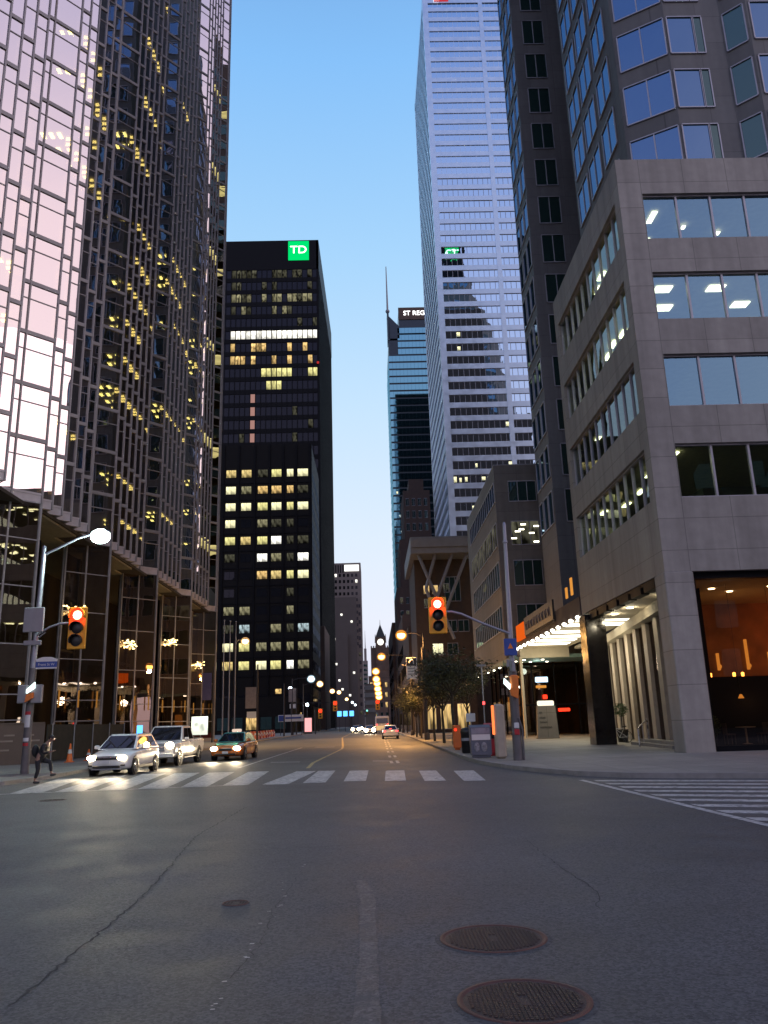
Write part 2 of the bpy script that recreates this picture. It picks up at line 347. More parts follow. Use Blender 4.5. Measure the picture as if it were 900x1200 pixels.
# ------------------------------------------------------------------ sky and light (dusk)
def make_world():
    w = bpy.data.worlds.new('World'); S.world = w; w.use_nodes = True; N,L = w.node_tree.nodes, w.node_tree.links
    bg = N['Background']; tc = N.new('ShaderNodeTexCoord'); sp = N.new('ShaderNodeSeparateXYZ'); L.new(tc.outputs['Generated'], sp.inputs[0])
    def ramp(stops):
        r = N.new('ShaderNodeValToRGB'); e = r.color_ramp.elements
        for i,(p,c) in enumerate(stops):
            x = e[i] if i < 2 else e.new(p)
            x.position = p; x.color = (*c,1)
        L.new(sp.outputs[2], r.inputs[0]); return r.outputs[0]
    north = ramp([(0,(.70,.68,.86)),(1,(.03,.10,.36)),(.12,(.82,.86,.99)),(.22,(.74,.85,.99)),(.38,(.57,.78,.99)),(.54,(.39,.67,.98)),(.70,(.24,.53,.95))])
    south = ramp([(0,(.72,.58,.66)),(1,(.08,.16,.46)),(.10,(.98,.84,.96)),(.30,(.80,.78,1.0)),(.48,(.60,.66,1.0)),(.75,(.24,.38,.80))])
    east = ramp([(0,(.90,.70,.76)),(1,(.10,.20,.52)),(.10,(1.38,1.15,1.20)),(.30,(1.34,1.12,1.19)),(.55,(1.16,.98,1.10)),(.80,(.4,.45,.8))])
    # share of the north (blue) sky by compass direction
    xy = N.new('ShaderNodeVectorMath'); xy.operation = 'MULTIPLY'; xy.inputs[1].default_value = (1,1,0); L.new(tc.outputs['Generated'], xy.inputs[0])
    nm = N.new('ShaderNodeVectorMath'); nm.operation = 'NORMALIZE'; L.new(xy.outputs[0], nm.inputs[0])
    dt = N.new('ShaderNodeVectorMath'); dt.operation = 'DOT_PRODUCT'; dt.inputs[1].default_value = (-.35,.94,0); L.new(nm.outputs[0], dt.inputs[0])
    mr = N.new('ShaderNodeMapRange'); mr.interpolation_type = 'SMOOTHSTEP'; mr.inputs[1].default_value = -.15; mr.inputs[2].default_value = .75; L.new(dt.outputs['Value'], mr.inputs[0])
    mx = N.new('ShaderNodeMix'); mx.data_type = 'RGBA'; L.new(mr.outputs[0], mx.inputs[0]); L.new(south, mx.inputs[6]); L.new(north, mx.inputs[7])
    de = N.new('ShaderNodeVectorMath'); de.operation = 'DOT_PRODUCT'; de.inputs[1].default_value = (.96,-.28,0); L.new(nm.outputs[0], de.inputs[0])
    me_ = N.new('ShaderNodeMapRange'); me_.interpolation_type = 'SMOOTHSTEP'; me_.inputs[1].default_value = .45; me_.inputs[2].default_value = .93; L.new(de.outputs['Value'], me_.inputs[0])
    mx2 = N.new('ShaderNodeMix'); mx2.data_type = 'RGBA'; L.new(me_.outputs[0], mx2.inputs[0]); L.new(mx.outputs[2], mx2.inputs[6]); L.new(east, mx2.inputs[7]); mx = mx2
    sk = N.new('ShaderNodeTexSky'); sk.sky_type = 'NISHITA'; sk.sun_disc = False; sk.sun_elevation = math.radians(1.5); sk.sun_rotation = math.radians(75)
    ad = N.new('ShaderNodeMix'); ad.data_type = 'RGBA'; ad.blend_type = 'ADD'; ad.inputs[0].default_value = .02
    L.new(mx.outputs[2], ad.inputs[6]); L.new(sk.outputs[0], ad.inputs[7])
    L.new(ad.outputs[2], bg.inputs[0]); bg.inputs[1].default_value = 1.0
    w.cycles.sampling_method = 'MANUAL'; w.cycles.sample_map_resolution = 512
make_world()
sun = bpy.data.lights.new('sun', 'SUN'); sun.energy = .12; sun.angle = math.radians(25); sun.color = (1,.80,.86)
so = bpy.data.objects.new('sun', sun); COL.objects.link(so); so.rotation_euler = Vector((-.85,.35,-.22)).to_track_quat('-Z','Y').to_euler()

# ------------------------------------------------------------------ ground
b = MB(); b.face([(-3000,-1500,0),(3000,-1500,0),(3000,5000,0),(-3000,5000,0)]); struct(b, 'road', M['asphalt'])
ROAD = bpy.data.objects['road']
def sheet(name, quads, m, z, parent=None):
    b = MB()
    for q in quads: b.face([(x,y,z) for x,y in q])
    o = b.build(name, m); o['kind'] = 'structure'
    return o
def paving(poly, name):
    b = MB(); b.prism(poly, -.05, .13); o = struct(b, name, M['paving']); return o
# kerb lines followed by a stone strip
kr = [(4.2,480),(4.2,100),(4.15,60),(4.1,40),(4.2,34),(4.45,31.5),(4.85,29.2),(5.45,26.9),(6.15,25.0),(7.2,23.6),(8.45,22.8),(10.4,21.8),(16,18.6),(30,11.5),(70,-8)]
kl = [(-90,-8),(-40,14),(-22,22.5),(-16.5,25.2),(-14.1,27),(-12.9,29.5),(-12.55,33),(-12.9,38),(-13.4,48),(-13.8,64),(-14.2,100),(-14.2,480)]
def offs(line, d):
    out = []
    for i,p in enumerate(line):
        a = line[max(i-1,0)]; c = line[min(i+1,len(line)-1)]
        t = Vector((c[0]-a[0], c[1]-a[1])).normalized(); out.append((p[0]-t.y*d, p[1]+t.x*d))
    return out
def kerb(line, d, name):
    b = MB(); o = offs(line, d)
    for i in range(len(line)-1):
        q = [line[i], line[i+1], o[i+1], o[i]]
        if d < 0: q = q[::-1]
        b.prism(q, -.05, .142)
    struct(b, name, M['kerb'])
kerb(kr, .28, 'kerb'); kerb(kl, .28, 'kerb')
i_r = offs(kr, .275); i_l = offs(kl, .275)
paving(i_r+[(200,-8),(200,480)], 'pavement')
paving(i_l+[(-200,480),(-200,-8)], 'pavement')

# zebra crossing across the street
st = []
for xa,xb,ya,xc,xd,yc in [(-10.9,-9.9,25.3,-12.2,-11.2,32.6),(-9.6,-8.75,25.4,-10.8,-9.85,34.0),(-8.35,-7.5,25.45,-9.4,-8.4,34.1),(-7.15,-6.3,25.5,-8.05,-7.0,33.95),(-5.9,-5.07,25.6,-6.6,-5.55,33.55),
        (-4.66,-3.86,25.85,-4.98,-4.14,33.3),(-3.42,-2.62,25.7,-3.0,-2.24,32.4),(-2.2,-1.5,25.85,-2.15,-1.48,32.3),(-.95,-.26,26.0,-.92,-.21,31.7),(.32,.96,25.55,.43,1.11,31.0),(1.5,2.13,25.0,1.62,2.23,30.3),(2.62,3.25,24.55,2.81,3.5,29.6)]:
    st.append([(xa,ya),(xb,ya-.1),(xd,yc-.15),(xc,yc)])
st.append([(-11.5,25.1),(-4.6,25.78),(-4.6,25.9),(-11.5,25.24)])
sheet('zebra_crossing', st, M['paint'], .004)
# zebra crossing over the cross street (right)
st = [[(5.86,23.45),(5.70,23.45),(5.98,13),(6.14,13)], [(6.14,13),(5.98,13),(6.05,2),(6.2,2)]]
for k in range(13):
    y0 = 22.75-k*1.14; x0 = 6.06+.012*k
    st.append([(x0,y0),(x0+9,y0-4.3),(x0+9,y0-4.3+.50),(x0,y0+.50)])
sheet('zebra_crossing', st, M['paint'], .004)
# lane markings
def strip(pts, w):
    o = offs(pts, w); return [[pts[i],pts[i+1],o[i+1],o[i]] for i in range(len(pts)-1)]
q = strip([(-5.85,36.6),(-5.7,67)],.14)+[[(-5.1,41.2),(-3.6,40.6),(-3.6,41.0),(-5.1,41.6)],[(-4.7,66.6),(-3.1,65.6),(-3.1,66.4),(-4.7,67.4)],[(-.05,39.0),(.85,38.4),(.85,38.9),(-.05,39.5)],
    [(-11.6,40),(-11.6,45),(-11.45,45),(-11.45,40)]]
for k in range(9):
    y = 36.5+k*6.2+(k>1)*1
    for dx in (0,.55): q.append([(.72+dx*.5+k*.05,y),(.86+dx*.5+k*.05,y),(.86+dx*.5+k*.05,y+2.4),(.72+dx*.5+k*.05,y+2.4)])
for k in range(12): q.append([(1.3,100+k*12),(1.42,100+k*12),(1.42,104+k*12),(1.3,104+k*12)])
sheet('lane_marking', q, M['paint'], .004)
sheet('lane_marking', strip([(-2.65,34.6),(-2.78,39.3),(-2.2,60),(-2.35,66),(-4.1,112),(-4.2,200)],.16), M['paint_y'], .0045)
# worn paint, crack sealing and manholes in the near carriageway
def ragged(poly_l, poly_r, n, name, m, z, jit):
    b = MB(); L1=[]; R1=[]
    for i in range(n+1):
        t=i/n; k=t*(len(poly_l)-1); j=min(int(k),len(poly_l)-2); u=k-j
        a=[poly_l[j][c]*(1-u)+poly_l[j+1][c]*u for c in (0,1)]; d=[poly_r[j][c]*(1-u)+poly_r[j+1][c]*u for c in (0,1)]
        L1.append((a[0]+R.uniform(-jit,jit),a[1])); R1.append((d[0]+R.uniform(-jit,jit),d[1]))
    for i in range(n): b.face([(*L1[i],z),(*R1[i],z),(*R1[i+1],z),(*L1[i+1],z)])
    o = b.build(name, m); o['kind'] = 'structure'; return o
ragged([(-.23,9.73),(-.17,8.5),(-.15,6.8),(-.17,5.3),(-.2,3)],[(-.12,9.72),(-.02,8.87),(-.01,6.8),(0,5.3),(.02,3)],46,'worn_marking',M['worn'],.003,.012)
def crack(pts, w, seed):
    rr = random.Random(seed); b = MB(); P=[]
    for i in range(len(pts)-1):
        n = max(2,int(math.dist(pts[i],pts[i+1])/.09))
        for k in range(n):
            t=k/n; P.append((pts[i][0]*(1-t)+pts[i+1][0]*t+rr.uniform(-.022,.022), pts[i][1]*(1-t)+pts[i+1][1]*t+rr.uniform(-.03,.03)))
    for i in range(len(P)-1):
        d = Vector((P[i+1][0]-P[i][0],P[i+1][1]-P[i][1])).normalized(); wa=w*rr.uniform(.5,1.3)
        nx,ny=-d.y*wa,d.x*wa
        b.face([(P[i][0]-nx,P[i][1]-ny,.0032),(P[i+1][0]-nx,P[i+1][1]-ny,.0032),(P[i+1][0]+nx,P[i+1][1]+ny,.0032),(P[i][0]+nx,P[i][1]+ny,.0032)])
    o = b.build('road_crack', M['crack']); o['kind']='structure'
crack([(-2.4,5.84),(-2.41,6.57),(-2.45,7.83),(-2.47,8.95),(-2.66,11.17),(-2.95,14.07),(-2.84,18.92)],.010,1)
crack([(2.18,12.34),(2.16,10.2),(2.21,8.7),(2.0,7.9)],.005,2)
crack([(-9,12.0),(-5.41,12.43),(-3.62,12.59),(-1.72,12.33),(0,12.5)],.006,3)
crack([(-.9,10.6),(-1.0,8.4),(-.95,7.2),(-1.05,6.2)],.003,4)
b = MB(); rr = random.Random(9)
for i in range(20):
    y = rr.uniform(5.6,11.5); x = -1.02+(y-8)*.02+rr.gauss(0,.05); w = rr.uniform(.008,.024)
    b.face([(x-w,y-w*.6,.0034),(x+w,y-w*.4,.0034),(x+w*.7,y+w*.7,.0034),(x-w*.8,y+w*.5,.0034)])
struct(b,'worn_marking',M['paint'])
def manhole(x, y, r, label, n=26):
    t = thing('manhole_cover', label, 'manhole cover', 'iron manhole covers in the road', (x,y,0))
    b = MB(); b.lathe((0,0,0), [(r*1.10,.0012),(r*1.08,.003),(r*.99,.003)], 40, smooth=False); b.build('patch', M['asphalt_old'], t)
    b = MB(); b.lathe((0,0,0), [(r,.0),(r,.009),(r*.95,.010),(r*.935,.0035),(r*.90,.003)], 48); b.build('ring', M['rust_glint'], t)
    b = MB(); b.lathe((0,0,0), [(r*.905,.003),(r*.895,.0038),(0.001,.0038)], 48)
    s = r*1.8/n
    for i in range(n):
        for j in range(n):
            px, py = (i-n/2+.5)*s, (j-n/2+.5)*s
            if math.hypot(px,py) < r*.84 and not (abs(px)<s and abs(py)<s*3): b.box(px-s*.33,px+s*.33,py-s*.33,py+s*.33,.0036,.0105 if r > .3 else .007)
    b.build('lid', M['iron'], t)
manhole(.925, 7.07, .43, 'rusty round iron manhole cover, the farther of the two big ones')
manhole(.90, 5.58, .42, 'rusty round iron manhole cover, nearest to the camera')
t = manhole(-1.42, 8.75, .13, 'small round iron valve lid beside the road crack', 8)
manhole(-8.5, 22.4, .34, 'dark round manhole cover just before the left zebra stripes', 14)

# ------------------------------------------------------------------ gold glass office tower (left)
T = thing('office_tower', 'gold mirror glass office tower with sawtooth facade and dark arcade at left corner', 'office tower')
BAY0, NB, Z0, PITCH, NF = 53.2, 13.75, 17.0, 3.9, 31
def xo(y): return -22.4+.03*(y-53)
roomlights = []
ZT = Z0+.7+NF*PITCH
for k in range(-2, 5):
    Ye = BAY0+NB*k; Yp = Ye-NB
    fac = []
    for i in range(5):
        cy = Yp+1.68*(i+1); fac.append(((xo(cy)-.839, cy-.884), (xo(cy), cy), False))
    fac.append(((xo(Ye)-2.672, Ye-2.816), (xo(Ye), Ye), True))
    gz = MB(); fr = MB(); sill = MB(); cg = MB(); cf = MB()
    for p,q,wide in fac:
        dx,dy = q[0]-p[0], q[1]-p[1]; l = math.hypot(dx,dy); u=(dx/l,dy/l); n=(u[1],-u[0])
        def at(t, o=0): return (p[0]+u[0]*t+n[0]*o, p[1]+u[1]*t+n[1]*o)
        sill.wall(p, q, Z0, Z0+.7, .35)
        sill.wall(at(0,.05), at(l,.05), Z0+.55, Z0+.7, .35)
        cuts = [0, l*.46, l] if wide else [0, l]
        for f in range(NF):
            zf = Z0+.7+f*PITCH
            for a,c in zip(cuts, cuts[1:]):
                for za,zb in ((zf+.02, zf+2.45), (zf+2.5, zf+PITCH-.3)):
                    j = [R.uniform(-.0028,.0028) for _ in range(4)]
                    gz.face([(*at(a,j[0]),za),(*at(c,j[1]),za),(*at(c,j[2]),zb),(*at(a,j[3]),zb)])
            fr.wall(at(0,.09), at(l,.09), zf+PITCH-.29, zf+PITCH, .12)
            fr.wall(at(0,.045), at(l,.045), zf+2.44, zf+2.51, .06)
        for c in cuts:
            w = .052 if c not in (0,) else .035
            fr.wall(at(c-w,.12), at(c+w,.12), Z0, ZT, .16)
        # north-facing return, always there although seldom seen
        r_ = 1.157 if p is not fac[4][0] else 3.685
        e_ = (q[0]-.725*r_, q[1]+.688*r_) if not wide else (q[0]-.839, q[1]+.796)
        (gz.face([(*q,Z0+.7),(*e_,Z0+.7),(*e_,ZT),(*q,ZT)]) if not (wide and k == 4) else fr.wall(q,(q[0]-3,q[1]+.05),Z0,ZT,.25)); sill.wall(q, e_, Z0, Z0+.7, .1)
        if wide:      # the double pane carries on down to the pavement as a glass column
            zs = [.5,2.6,4.2,7.4,11.2,14.4,Z0]
            for a,c in zip(cuts,cuts[1:]):
                for za,zb in zip(zs,zs[1:]): cg.face([(*at(a),za+.03),(*at(c),za+.03),(*at(c),zb-.03),(*at(a),zb-.03)])
            for c in cuts: cf.wall(at(c-.06,.07), at(c+.06,.07), 0, Z0, .14)
            for z in zs: cf.wall(at(0,.03), at(l,.03), z-.04, z+.04, .06)
            cf.wall(at(0,.02), at(l,.02), 0, .5, .1)
            cf.wall((q[0],q[1]), (q[0]-2.6,q[1]+.9), 0, Z0, .12)
            cf.wall((p[0]-.2,p[1]), (p[0]-.1,p[1]+.1), 0, Z0, .2)
    gz.build('glazing', M['gold'], T); fr.build('mullion', M['alu'], T); sill.build('sill', M['alu_sill'], T)
    co = cg.build('glass_column', M['gold_low'], T); cf.build('frame', M['alu'], co)
    # recessed lobby wall between columns
    b = MB(); xr = xo(Ye)-4.2; ya, yb = Yp, Ye-4.6
    for i in range(3):
        y0 = ya+(yb-ya)*i/3; y1 = ya+(yb-ya)*(i+1)/3
        for za,zb in ((.2,3.9),(4.1,8.2),(8.4,12.6),(12.8,16.8)): b.face([(xr,y0+.1,za),(xr,y1-.1,za),(xr,y1-.1,zb),(xr,y0+.1,zb)])
    rw = b.build('lobby_glazing', M['darkglass'], T)
    b = MB()
    for i in range(4):
        y0 = ya+(yb-ya)*i/3; b.box(xr-.1,xr+.16,y0-.1,y0+.1,0,Z0-.02)
    for z in (0,4.0,8.3,12.7): b.box(xr-.1,xr+.1,ya,yb,z,z+.2)
    b.build('frame', M['black'], rw)
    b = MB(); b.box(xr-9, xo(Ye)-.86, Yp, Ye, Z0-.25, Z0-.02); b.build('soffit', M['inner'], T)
    # lit rooms behind the lobby glass
    for i in range(3):
        y0 = ya+(yb-ya)*i/3; y1 = ya+(yb-ya)*(i+1)/3
        for za in (4.1,8.4,12.8):
            if R.random() < .45 and k >= 0:
                b = MB(); b.face([(xr-1.6,y0+.8,za+.6),(xr-1.6,y1-.6,za+.6),(xr-1.6,y1-.6,za+3),(xr-1.6,y0+.8,za+3)]); b.build('lit_room', G['dim'], T)
    if k >= 0:
        roomlights.append((xo(Ye)-1.6, Ye-2.6))
# floors, core, ceiling lamps
for f in range(NF+1):
    zf = Z0+.7+f*PITCH; b = MB(); sl = []
    for k in range(-2,5):
        Ye = BAY0+NB*k; x1 = xo(Ye)
        b.box(-44, x1-1.05, Ye-NB, Ye-5.35, zf-1.1, zf-.02); b.box(-44, x1-2.75, Ye-5.34, Ye-.01, zf-1.1, zf-.02)
    b.build('floor_slab', M['ceil'], T)
b = MB(); b.box(-60,-31,11,BAY0+NB*4-.4,0,ZT+4); b.build('core', M['inner'], T)
b = MB(); b.box(-60,-23.4,BAY0+NB*4-.35,BAY0+NB*4+.3,Z0,ZT+4); b.box(-60,-25,BAY0+NB*4-.35,BAY0+NB*4+.3,0,Z0); b.build('north_wall', M['alu'], T)
b = MB(); b.box(-60,-23,11,BAY0+NB*4,ZT-1,ZT+4); b.build('roof', M['alu'], T)
lamps_c = []
for k in range(0,5):
    for f in range(NF):
        pr = .66 if 0 <= f <= 10 else .16
        if k == 0: pr *= .25
        if k == 1: pr *= .6
        if R.random() < pr:
            n0 = R.randint(0,2); n1 = R.randint(4,7)
            for i in range(n0,n1):
                y = BAY0+NB*(k-1)+1.68*i+.9 if i < 5 else BAY0+NB*k-4.6+1.9*(i-5)
                if k == 4 and i >= 3: continue
                for dxx in ((1.35,2.0,2.65) if R.random() < .5 else (1.35,2.1)):
                    xx = xo(y)-dxx-(2.0 if i >= 5 else 0); lamps_c.append((y, xx, Z0+.7+(f+1)*PITCH-1.16))
R.shuffle(lamps_c); lamps_c.sort(key=lambda a: a[0])
rest = MB()
for i,(y,x,z) in enumerate(lamps_c):
    b = MB() if i < 90 else rest
    b.box(x-.15,x+.15,y-.32,y+.32,z-.06,z)
    if i < 90: b.build('ceiling_light', G['office'], T)
o = rest.build('ceiling_lights', G['office'], T); o['kind'] = 'stuff'
M_dimamber = glow('dim_amber_strip', (1,.42,.08), .30)
for x,y in roomlights[1:]:
    b = MB(); z0 = R.choice([11.2,12.4,9.8]); b.ball((x,y,z0),.1,.1,.1,6,4)
    for i in range(20):
        p_ = (x+R.uniform(-.7,.6), y+R.uniform(-1.2,1.2), z0+R.uniform(-.45,.45)); b.ball(p_, .09,.09,.06,6,4); b.tube([(x,y,z0),p_],.012,3)
    b.build('chandelier', G['gold'], T)
    for z in (3.6,):
        for dy in (-1.9,0,1.9):
            b = MB(); b.box(xo(y)-.95+dy*.42,xo(y)-.85+dy*.42,y+dy-.05,y+dy+.05,z,z+1.3); b.build('wall_light', M_dimamber, T)
def side_sign(name, y, z0, z1, w, m, x=-21.0):
    b = MB(); b.box(x-w, x, y, y+.2, z0, z1); b.build(name, m, T)
b = MB(); b.box(-22.6,-20.6,103.2,103.4,1.0,3.2); b.face([(-22.6,103.19,1.0),(-20.6,103.19,1.0),(-20.6,103.19,3.2),(-22.6,103.19,3.2)]); b.build('shop_window', G['shop'], T)
b = MB(); b.box(-21.9,-21.4,77,77.15,1.3,2.2); o = b.build('blue_screen', G['blue'], T)
for y,x in ((69,-23.6),(69,-22.6)):
    b = MB(); b.box(x,x+.62,y,y+.1,1.25,1.7); b.build('lit_notice', G['exitg'], T)

# ------------------------------------------------------------------ granite office block on the right corner
B = thing('office_block', 'pink granite corner office block with ribbon windows above an open arcade', 'office block')
CX, FY, HT, EX = 12.95, 34.3, 28.9, 60.0
BY = 48.6
zs_s = [(24.35,26.9),(19.98,22.5),(15.52,18.15),(11.12,13.68)]
b = MB(); TH = .55
# south wall: spandrels and end piers
zz = [HT]+[z for lo,hi in zs_s for z in (hi,lo)]+[7.75]
for i in range(0,len(zz),2): b.box(CX, EX, FY, FY+TH, zz[i+1], zz[i])
for lo,hi in zs_s: b.box(CX, CX+1.18, FY, FY+TH, lo, hi); b.box(EX-1, EX, FY, FY+TH, lo, hi)
# west wall
for i in range(0,len(zz),2): b.box(CX, CX+TH, FY+TH, BY, zz[i+1], zz[i])
for lo,hi in zs_s: b.box(CX, CX+TH, BY-.75, BY, lo, hi); b.box(CX, CX+TH, FY+TH, FY+.75, lo, hi)
b.box(CX+TH, EX, BY-.4, BY, 7.75, HT)
b.build('wall', M['concrete'], B)
b = MB(); b.box(CX+.02, EX, FY+.02, BY-.02, HT-.5, HT-.3); b.build('roof', M['grey'], B)
b = MB(); b.bbox(CX-.05, 14.18, FY-.06, FY+1.25, 0, 7.74, c=.04)
for z in (2.45,4.35,6.1): pass
b.build('column', M['concrete'], B)
b = MB(); b.bbox(12.75, 13.95, 47.3, 48.7, 0, 7.6, c=.03); b.build('column', M['black_gloss'], B)['label'] = 'black polished column at the back of the arcade'
b = MB(); b.box(CX+TH, 40, FY+TH, BY, 7.45, 7.7); b.build('soffit', M['soffit'], B)
b = MB()
for i in range(6): y0 = 35.9+i*1.95; b.box(CX+.06, CX+.5, y0, y0+1.5, 7.3, 7.72)
b.box(CX+.08, CX+.42, 35.6, 47.3, 7.60, 7.74); b.build('beam', M['black_flat'], B)
b = MB(); b.box(17.75, 24, BY+.05, 70, 7.47, 7.7); b.build('soffit', M['soffit'], B)
def ribbon(axis, a0, a1, fixed, lo, hi, n, glassm, label=None, lights=(), room=6, drop=None):
    """one ribbon window: glass, frame, and the room behind"""
    g = MB(); fr = MB()
    for i in range(n):
        c0 = a0+(a1-a0)*i/n; c1 = a0+(a1-a0)*(i+1)/n; j=[R.uniform(-.006,.006) for _ in range(4)]
        if axis == 'x':
            g.face([(c0,fixed+.26+j[0],lo),(c1,fixed+.26+j[1],lo),(c1,fixed+.26+j[2],hi),(c0,fixed+.26+j[3],hi)]); fr.box(c0-.05,c0+.05,fixed+.18,fixed+.34,lo,hi)
        else:
            g.face([(fixed+.26+j[0],c1,lo),(fixed+.26+j[1],c0,lo),(fixed+.26+j[2],c0,hi),(fixed+.26+j[3],c1,hi)]); fr.box(fixed+.18,fixed+.34,c0-.035,c0+.035,lo,hi)
    if axis == 'x': fr.box(a0,a1,fixed+.16,fixed+.34,lo,lo+.08); fr.box(a0,a1,fixed+.16,fixed+.34,hi-.08,hi); fr.box(a1-.05,a1,fixed+.18,fixed+.34,lo,hi)
    else: fr.box(fixed+.16,fixed+.34,a0,a1,lo,lo+.07); fr.box(fixed+.16,fixed+.34,a0,a1,hi-.07,hi); fr.box(fixed+.18,fixed+.34,a1-.035,a1,lo,hi)
    o = g.build('window', glassm, B); fr.build('frame', M['frame'], o)
    for (x,y,z,sx,sy) in lights:
        q = MB(); q.box(x-sx,x+sx,y-sy,y+sy,z-.06,z-.01); q.build('ceiling_light', G['office_c'], o)
    return o
for r,(lo,hi) in enumerate(zs_s):
    L_ = []
    if r == 1: L_ = [(x,y,hi+.0,.42,.30) for x,y in ((15.2,35.9),(17.9,35.9),(15.9,37.8),(19.9,37.6),(21.7,35.8),(18.6,40.2),(15.4,40.6),(21.2,39.6),(24,36.5))]
    if r == 0: L_ = [(15.7,38.3,hi,.12,.2),(17.2,37.0,hi-.1,.1,.15),(19.3,37.6,hi-.1,.1,.15)]
    gm = M['window_t'] if r < 3 else M['window_w']
    ribbon('x', CX+1.18, EX-1, FY, lo, hi, 26, gm, lights=L_)
for r,(lo,hi) in enumerate(zs_s):
    L_ = []
    if r != 2:
        for i in range(8):
            if R.random() < .8: L_.append((CX+R.uniform(1.0,2.4), 36+i*1.5+R.uniform(-.2,.2), hi-.02, .14, .5))
    else: L_ = [(14.2,45.8,hi,.12,.3)]
    ribbon('y', FY+.75, BY-.75, CX, lo, hi, 10, M['window_w'], lights=L_)
# floors and inner walls of the block
for lo,hi in zs_s+[(7.8,7.9)]:
    b = MB(); b.box(CX+.3, EX-.3, FY+.32, BY-.42, hi+.02, hi+.35); b.build('floor_slab', M['ceil'], B)
b = MB(); b.box(CX+5.5, EX-2, FY+7.5, BY-.45, 8, HT-.6); b.build('core', mat('office_partition', (.16,.17,.15), .8), B)
for z in (19.98,15.52,24.35,11.12):
    b = MB(); b.box(CX+3.2, CX+3.3, FY+6, BY-1, z, z+1.5); b.build('partition', M['inner'], B)
# ground floor restaurant window on the south face
g = MB(); fr = MB(); x0 = 14.35
for i in range(5):
    a = x0+i*5.6; c = a+5.6
    g.face([(a,FY+.5,.35),(c,FY+.5,.35),(c,FY+.5,7.45),(a,FY+.5,7.45)]); fr.box(a-.06,a+.06,FY+.42,FY+.58,.2,7.5)
fr.box(x0-.1,EX-1,FY+.3,FY+.6,7.45,7.75); fr.box(x0-.1,EX-1,FY+.4,FY+.6,0,.35); fr.box(14.19,14.36,FY+.35,FY+.6,0,7.75)
o = g.build('restaurant_window', glass('restaurant_glass', (.6,.55,.55), (.80,.62,.45), .08, .01, .01, fres=True), B); fr.build('frame', M['black'], o)
b = MB(); b.box(15.9, EX-1, FY+9, FY+9.3, 0, 7.45); b.build('restaurant_wall', M['restaurant'], B)
b = MB(); b.box(15.7, EX-1, FY+3.0, FY+8.9, 2.75, 3.0); b.build('mezzanine_floor', M['inner'], B)
b = MB(); b.box(14.9, EX-1, FY+2.9, FY+3.0, .1, 3.3); b.build('mezzanine_front', M['black_flat'], B)
for i,x in enumerate((15.6,16.7,17.1,18.9,19.3,20.6,22.4,23.5,25,27)):
    b = MB(); b.lathe((x,FY+2.95,3.3), [(.001,0),(.06,0),(.07,.16),(.001,.2)], 10); b.build('table_lamp', G['fire'], B)
for i,x in enumerate((16.4,17.0,18.6,20.2,21.4,23.0,24.6)):
    b = MB(); b.box(x-.05,x+.05,FY+8.80,FY+8.98,3.9,5.5 if i%2 else 4.8); b.ball((x,FY+8.8,4.1),.13,.1,.13,8,6); b.build('wall_light', G['amber'], B)
for x,y in ((16.3,37.5),(17.6,38.5),(19.0,37.2),(21.0,39)):
    b = MB(); b.lathe((x,y,7.44), [(.001,-.03),(.14,-.03),(.16,0)], 12); b.build('downlight', G['down'], B)
lamp('POINT','restaurant_glow',(18.0,FY+5,5.4),38,(1,.55,.20),.4,B); lamp('POINT','restaurant_glow',(24.0,FY+5.5,5.6),200,(1,.28,.05),.4,B); lamp('POINT','restaurant_glow',(31,FY+6,5.4),120,(1,.3,.07),.4,B)
for i,(x,z) in enumerate(((16.4,1.5),(18.2,1.35),(20.5,1.6),(23,1.4),(26,1.5))):
    b = MB(); b.lathe((x,FY+1.9,.35),[(.001,0),(.22,.0),(.04,.05),(.04,.68),(.42,.70),(.42,.73),(.001,.74)],16); b.build('dining_table',M['stone_fin'],B)
    for dx in (-.75,.75):
        b = MB(); b.box(x+dx-.2,x+dx+.2,FY+1.7,FY+2.1,.75,.80); b.box(x+dx+(.16 if dx>0 else -.2),x+dx+(.2 if dx>0 else -.16),FY+1.7,FY+2.1,.8,1.25)
        for ax in (-.17,.17):
            for ay in (1.73,2.07): b.tube([(x+dx+ax,FY+ay,.35),(x+dx+ax,FY+ay,.76)],.018,5)
        b.build('chair',M['brown'],B)
    b = MB(); b.lathe((x,FY+1.9,2.3),[(.001,.18),(.05,.17),(.13,0),(.001,.02)],12); b.build('pendant_lamp',G['amber'],B)
    b = MB(); b.tube([(x,FY+1.9,2.46),(x,FY+1.9,7.44)],.008,4); b.build('pendant_cord',M['blk'],B)
lamp('POINT','restaurant_glow',(17.5,FY+1.9,2.2),7,(1,.6,.28),.1,B); lamp('POINT','restaurant_glow',(22,FY+1.9,2.2),9,(1,.6,.28),.1,B)
# arcade: recessed glass wall with stone fins, steps
g = MB(); fin = []
ys = [37.5+i*3.05 for i in range(11)]
fx = lambda y: 14.55+(y-37.2)*.134
for a,c in zip(ys,ys[1:]): g.face([(fx(c)+.4,c,.3),(fx(a)+.4,a,.3),(fx(a)+.4,a,7.4),(fx(c)+.4,c,7.4)])
g.build('arcade_glazing', M['darkglass'], B)
for y in ys:
    b = MB(); b.box(fx(y)+.14,fx(y)+.40,y-.3,y+.3,.13,6.88); b.build('stone_fin', M['stone_fin'], B)
b = MB(); b.wall((15.3,37.0),(19.4,69),0,7.4,-.2); b.build('arcade_back', M['black_flat'], B)
b = MB(); b.wall((fx(36.9)-.2,36.9),(fx(69)-.2,69),6.9,7.46,-.75); b.build('fascia', M['soffit'], B)
for x,y in ((14.6,39.2),(14.3,43.6),(14.2,46.2)):
    b = MB(); b.lathe((x,y,7.45), [(.001,-.04),(.17,-.04),(.2,0)], 14); b.build('downlight', G['down'], B)
    lamp('POINT','downlight',(x,y,7.2),36,(1,.86,.6),.12,B)
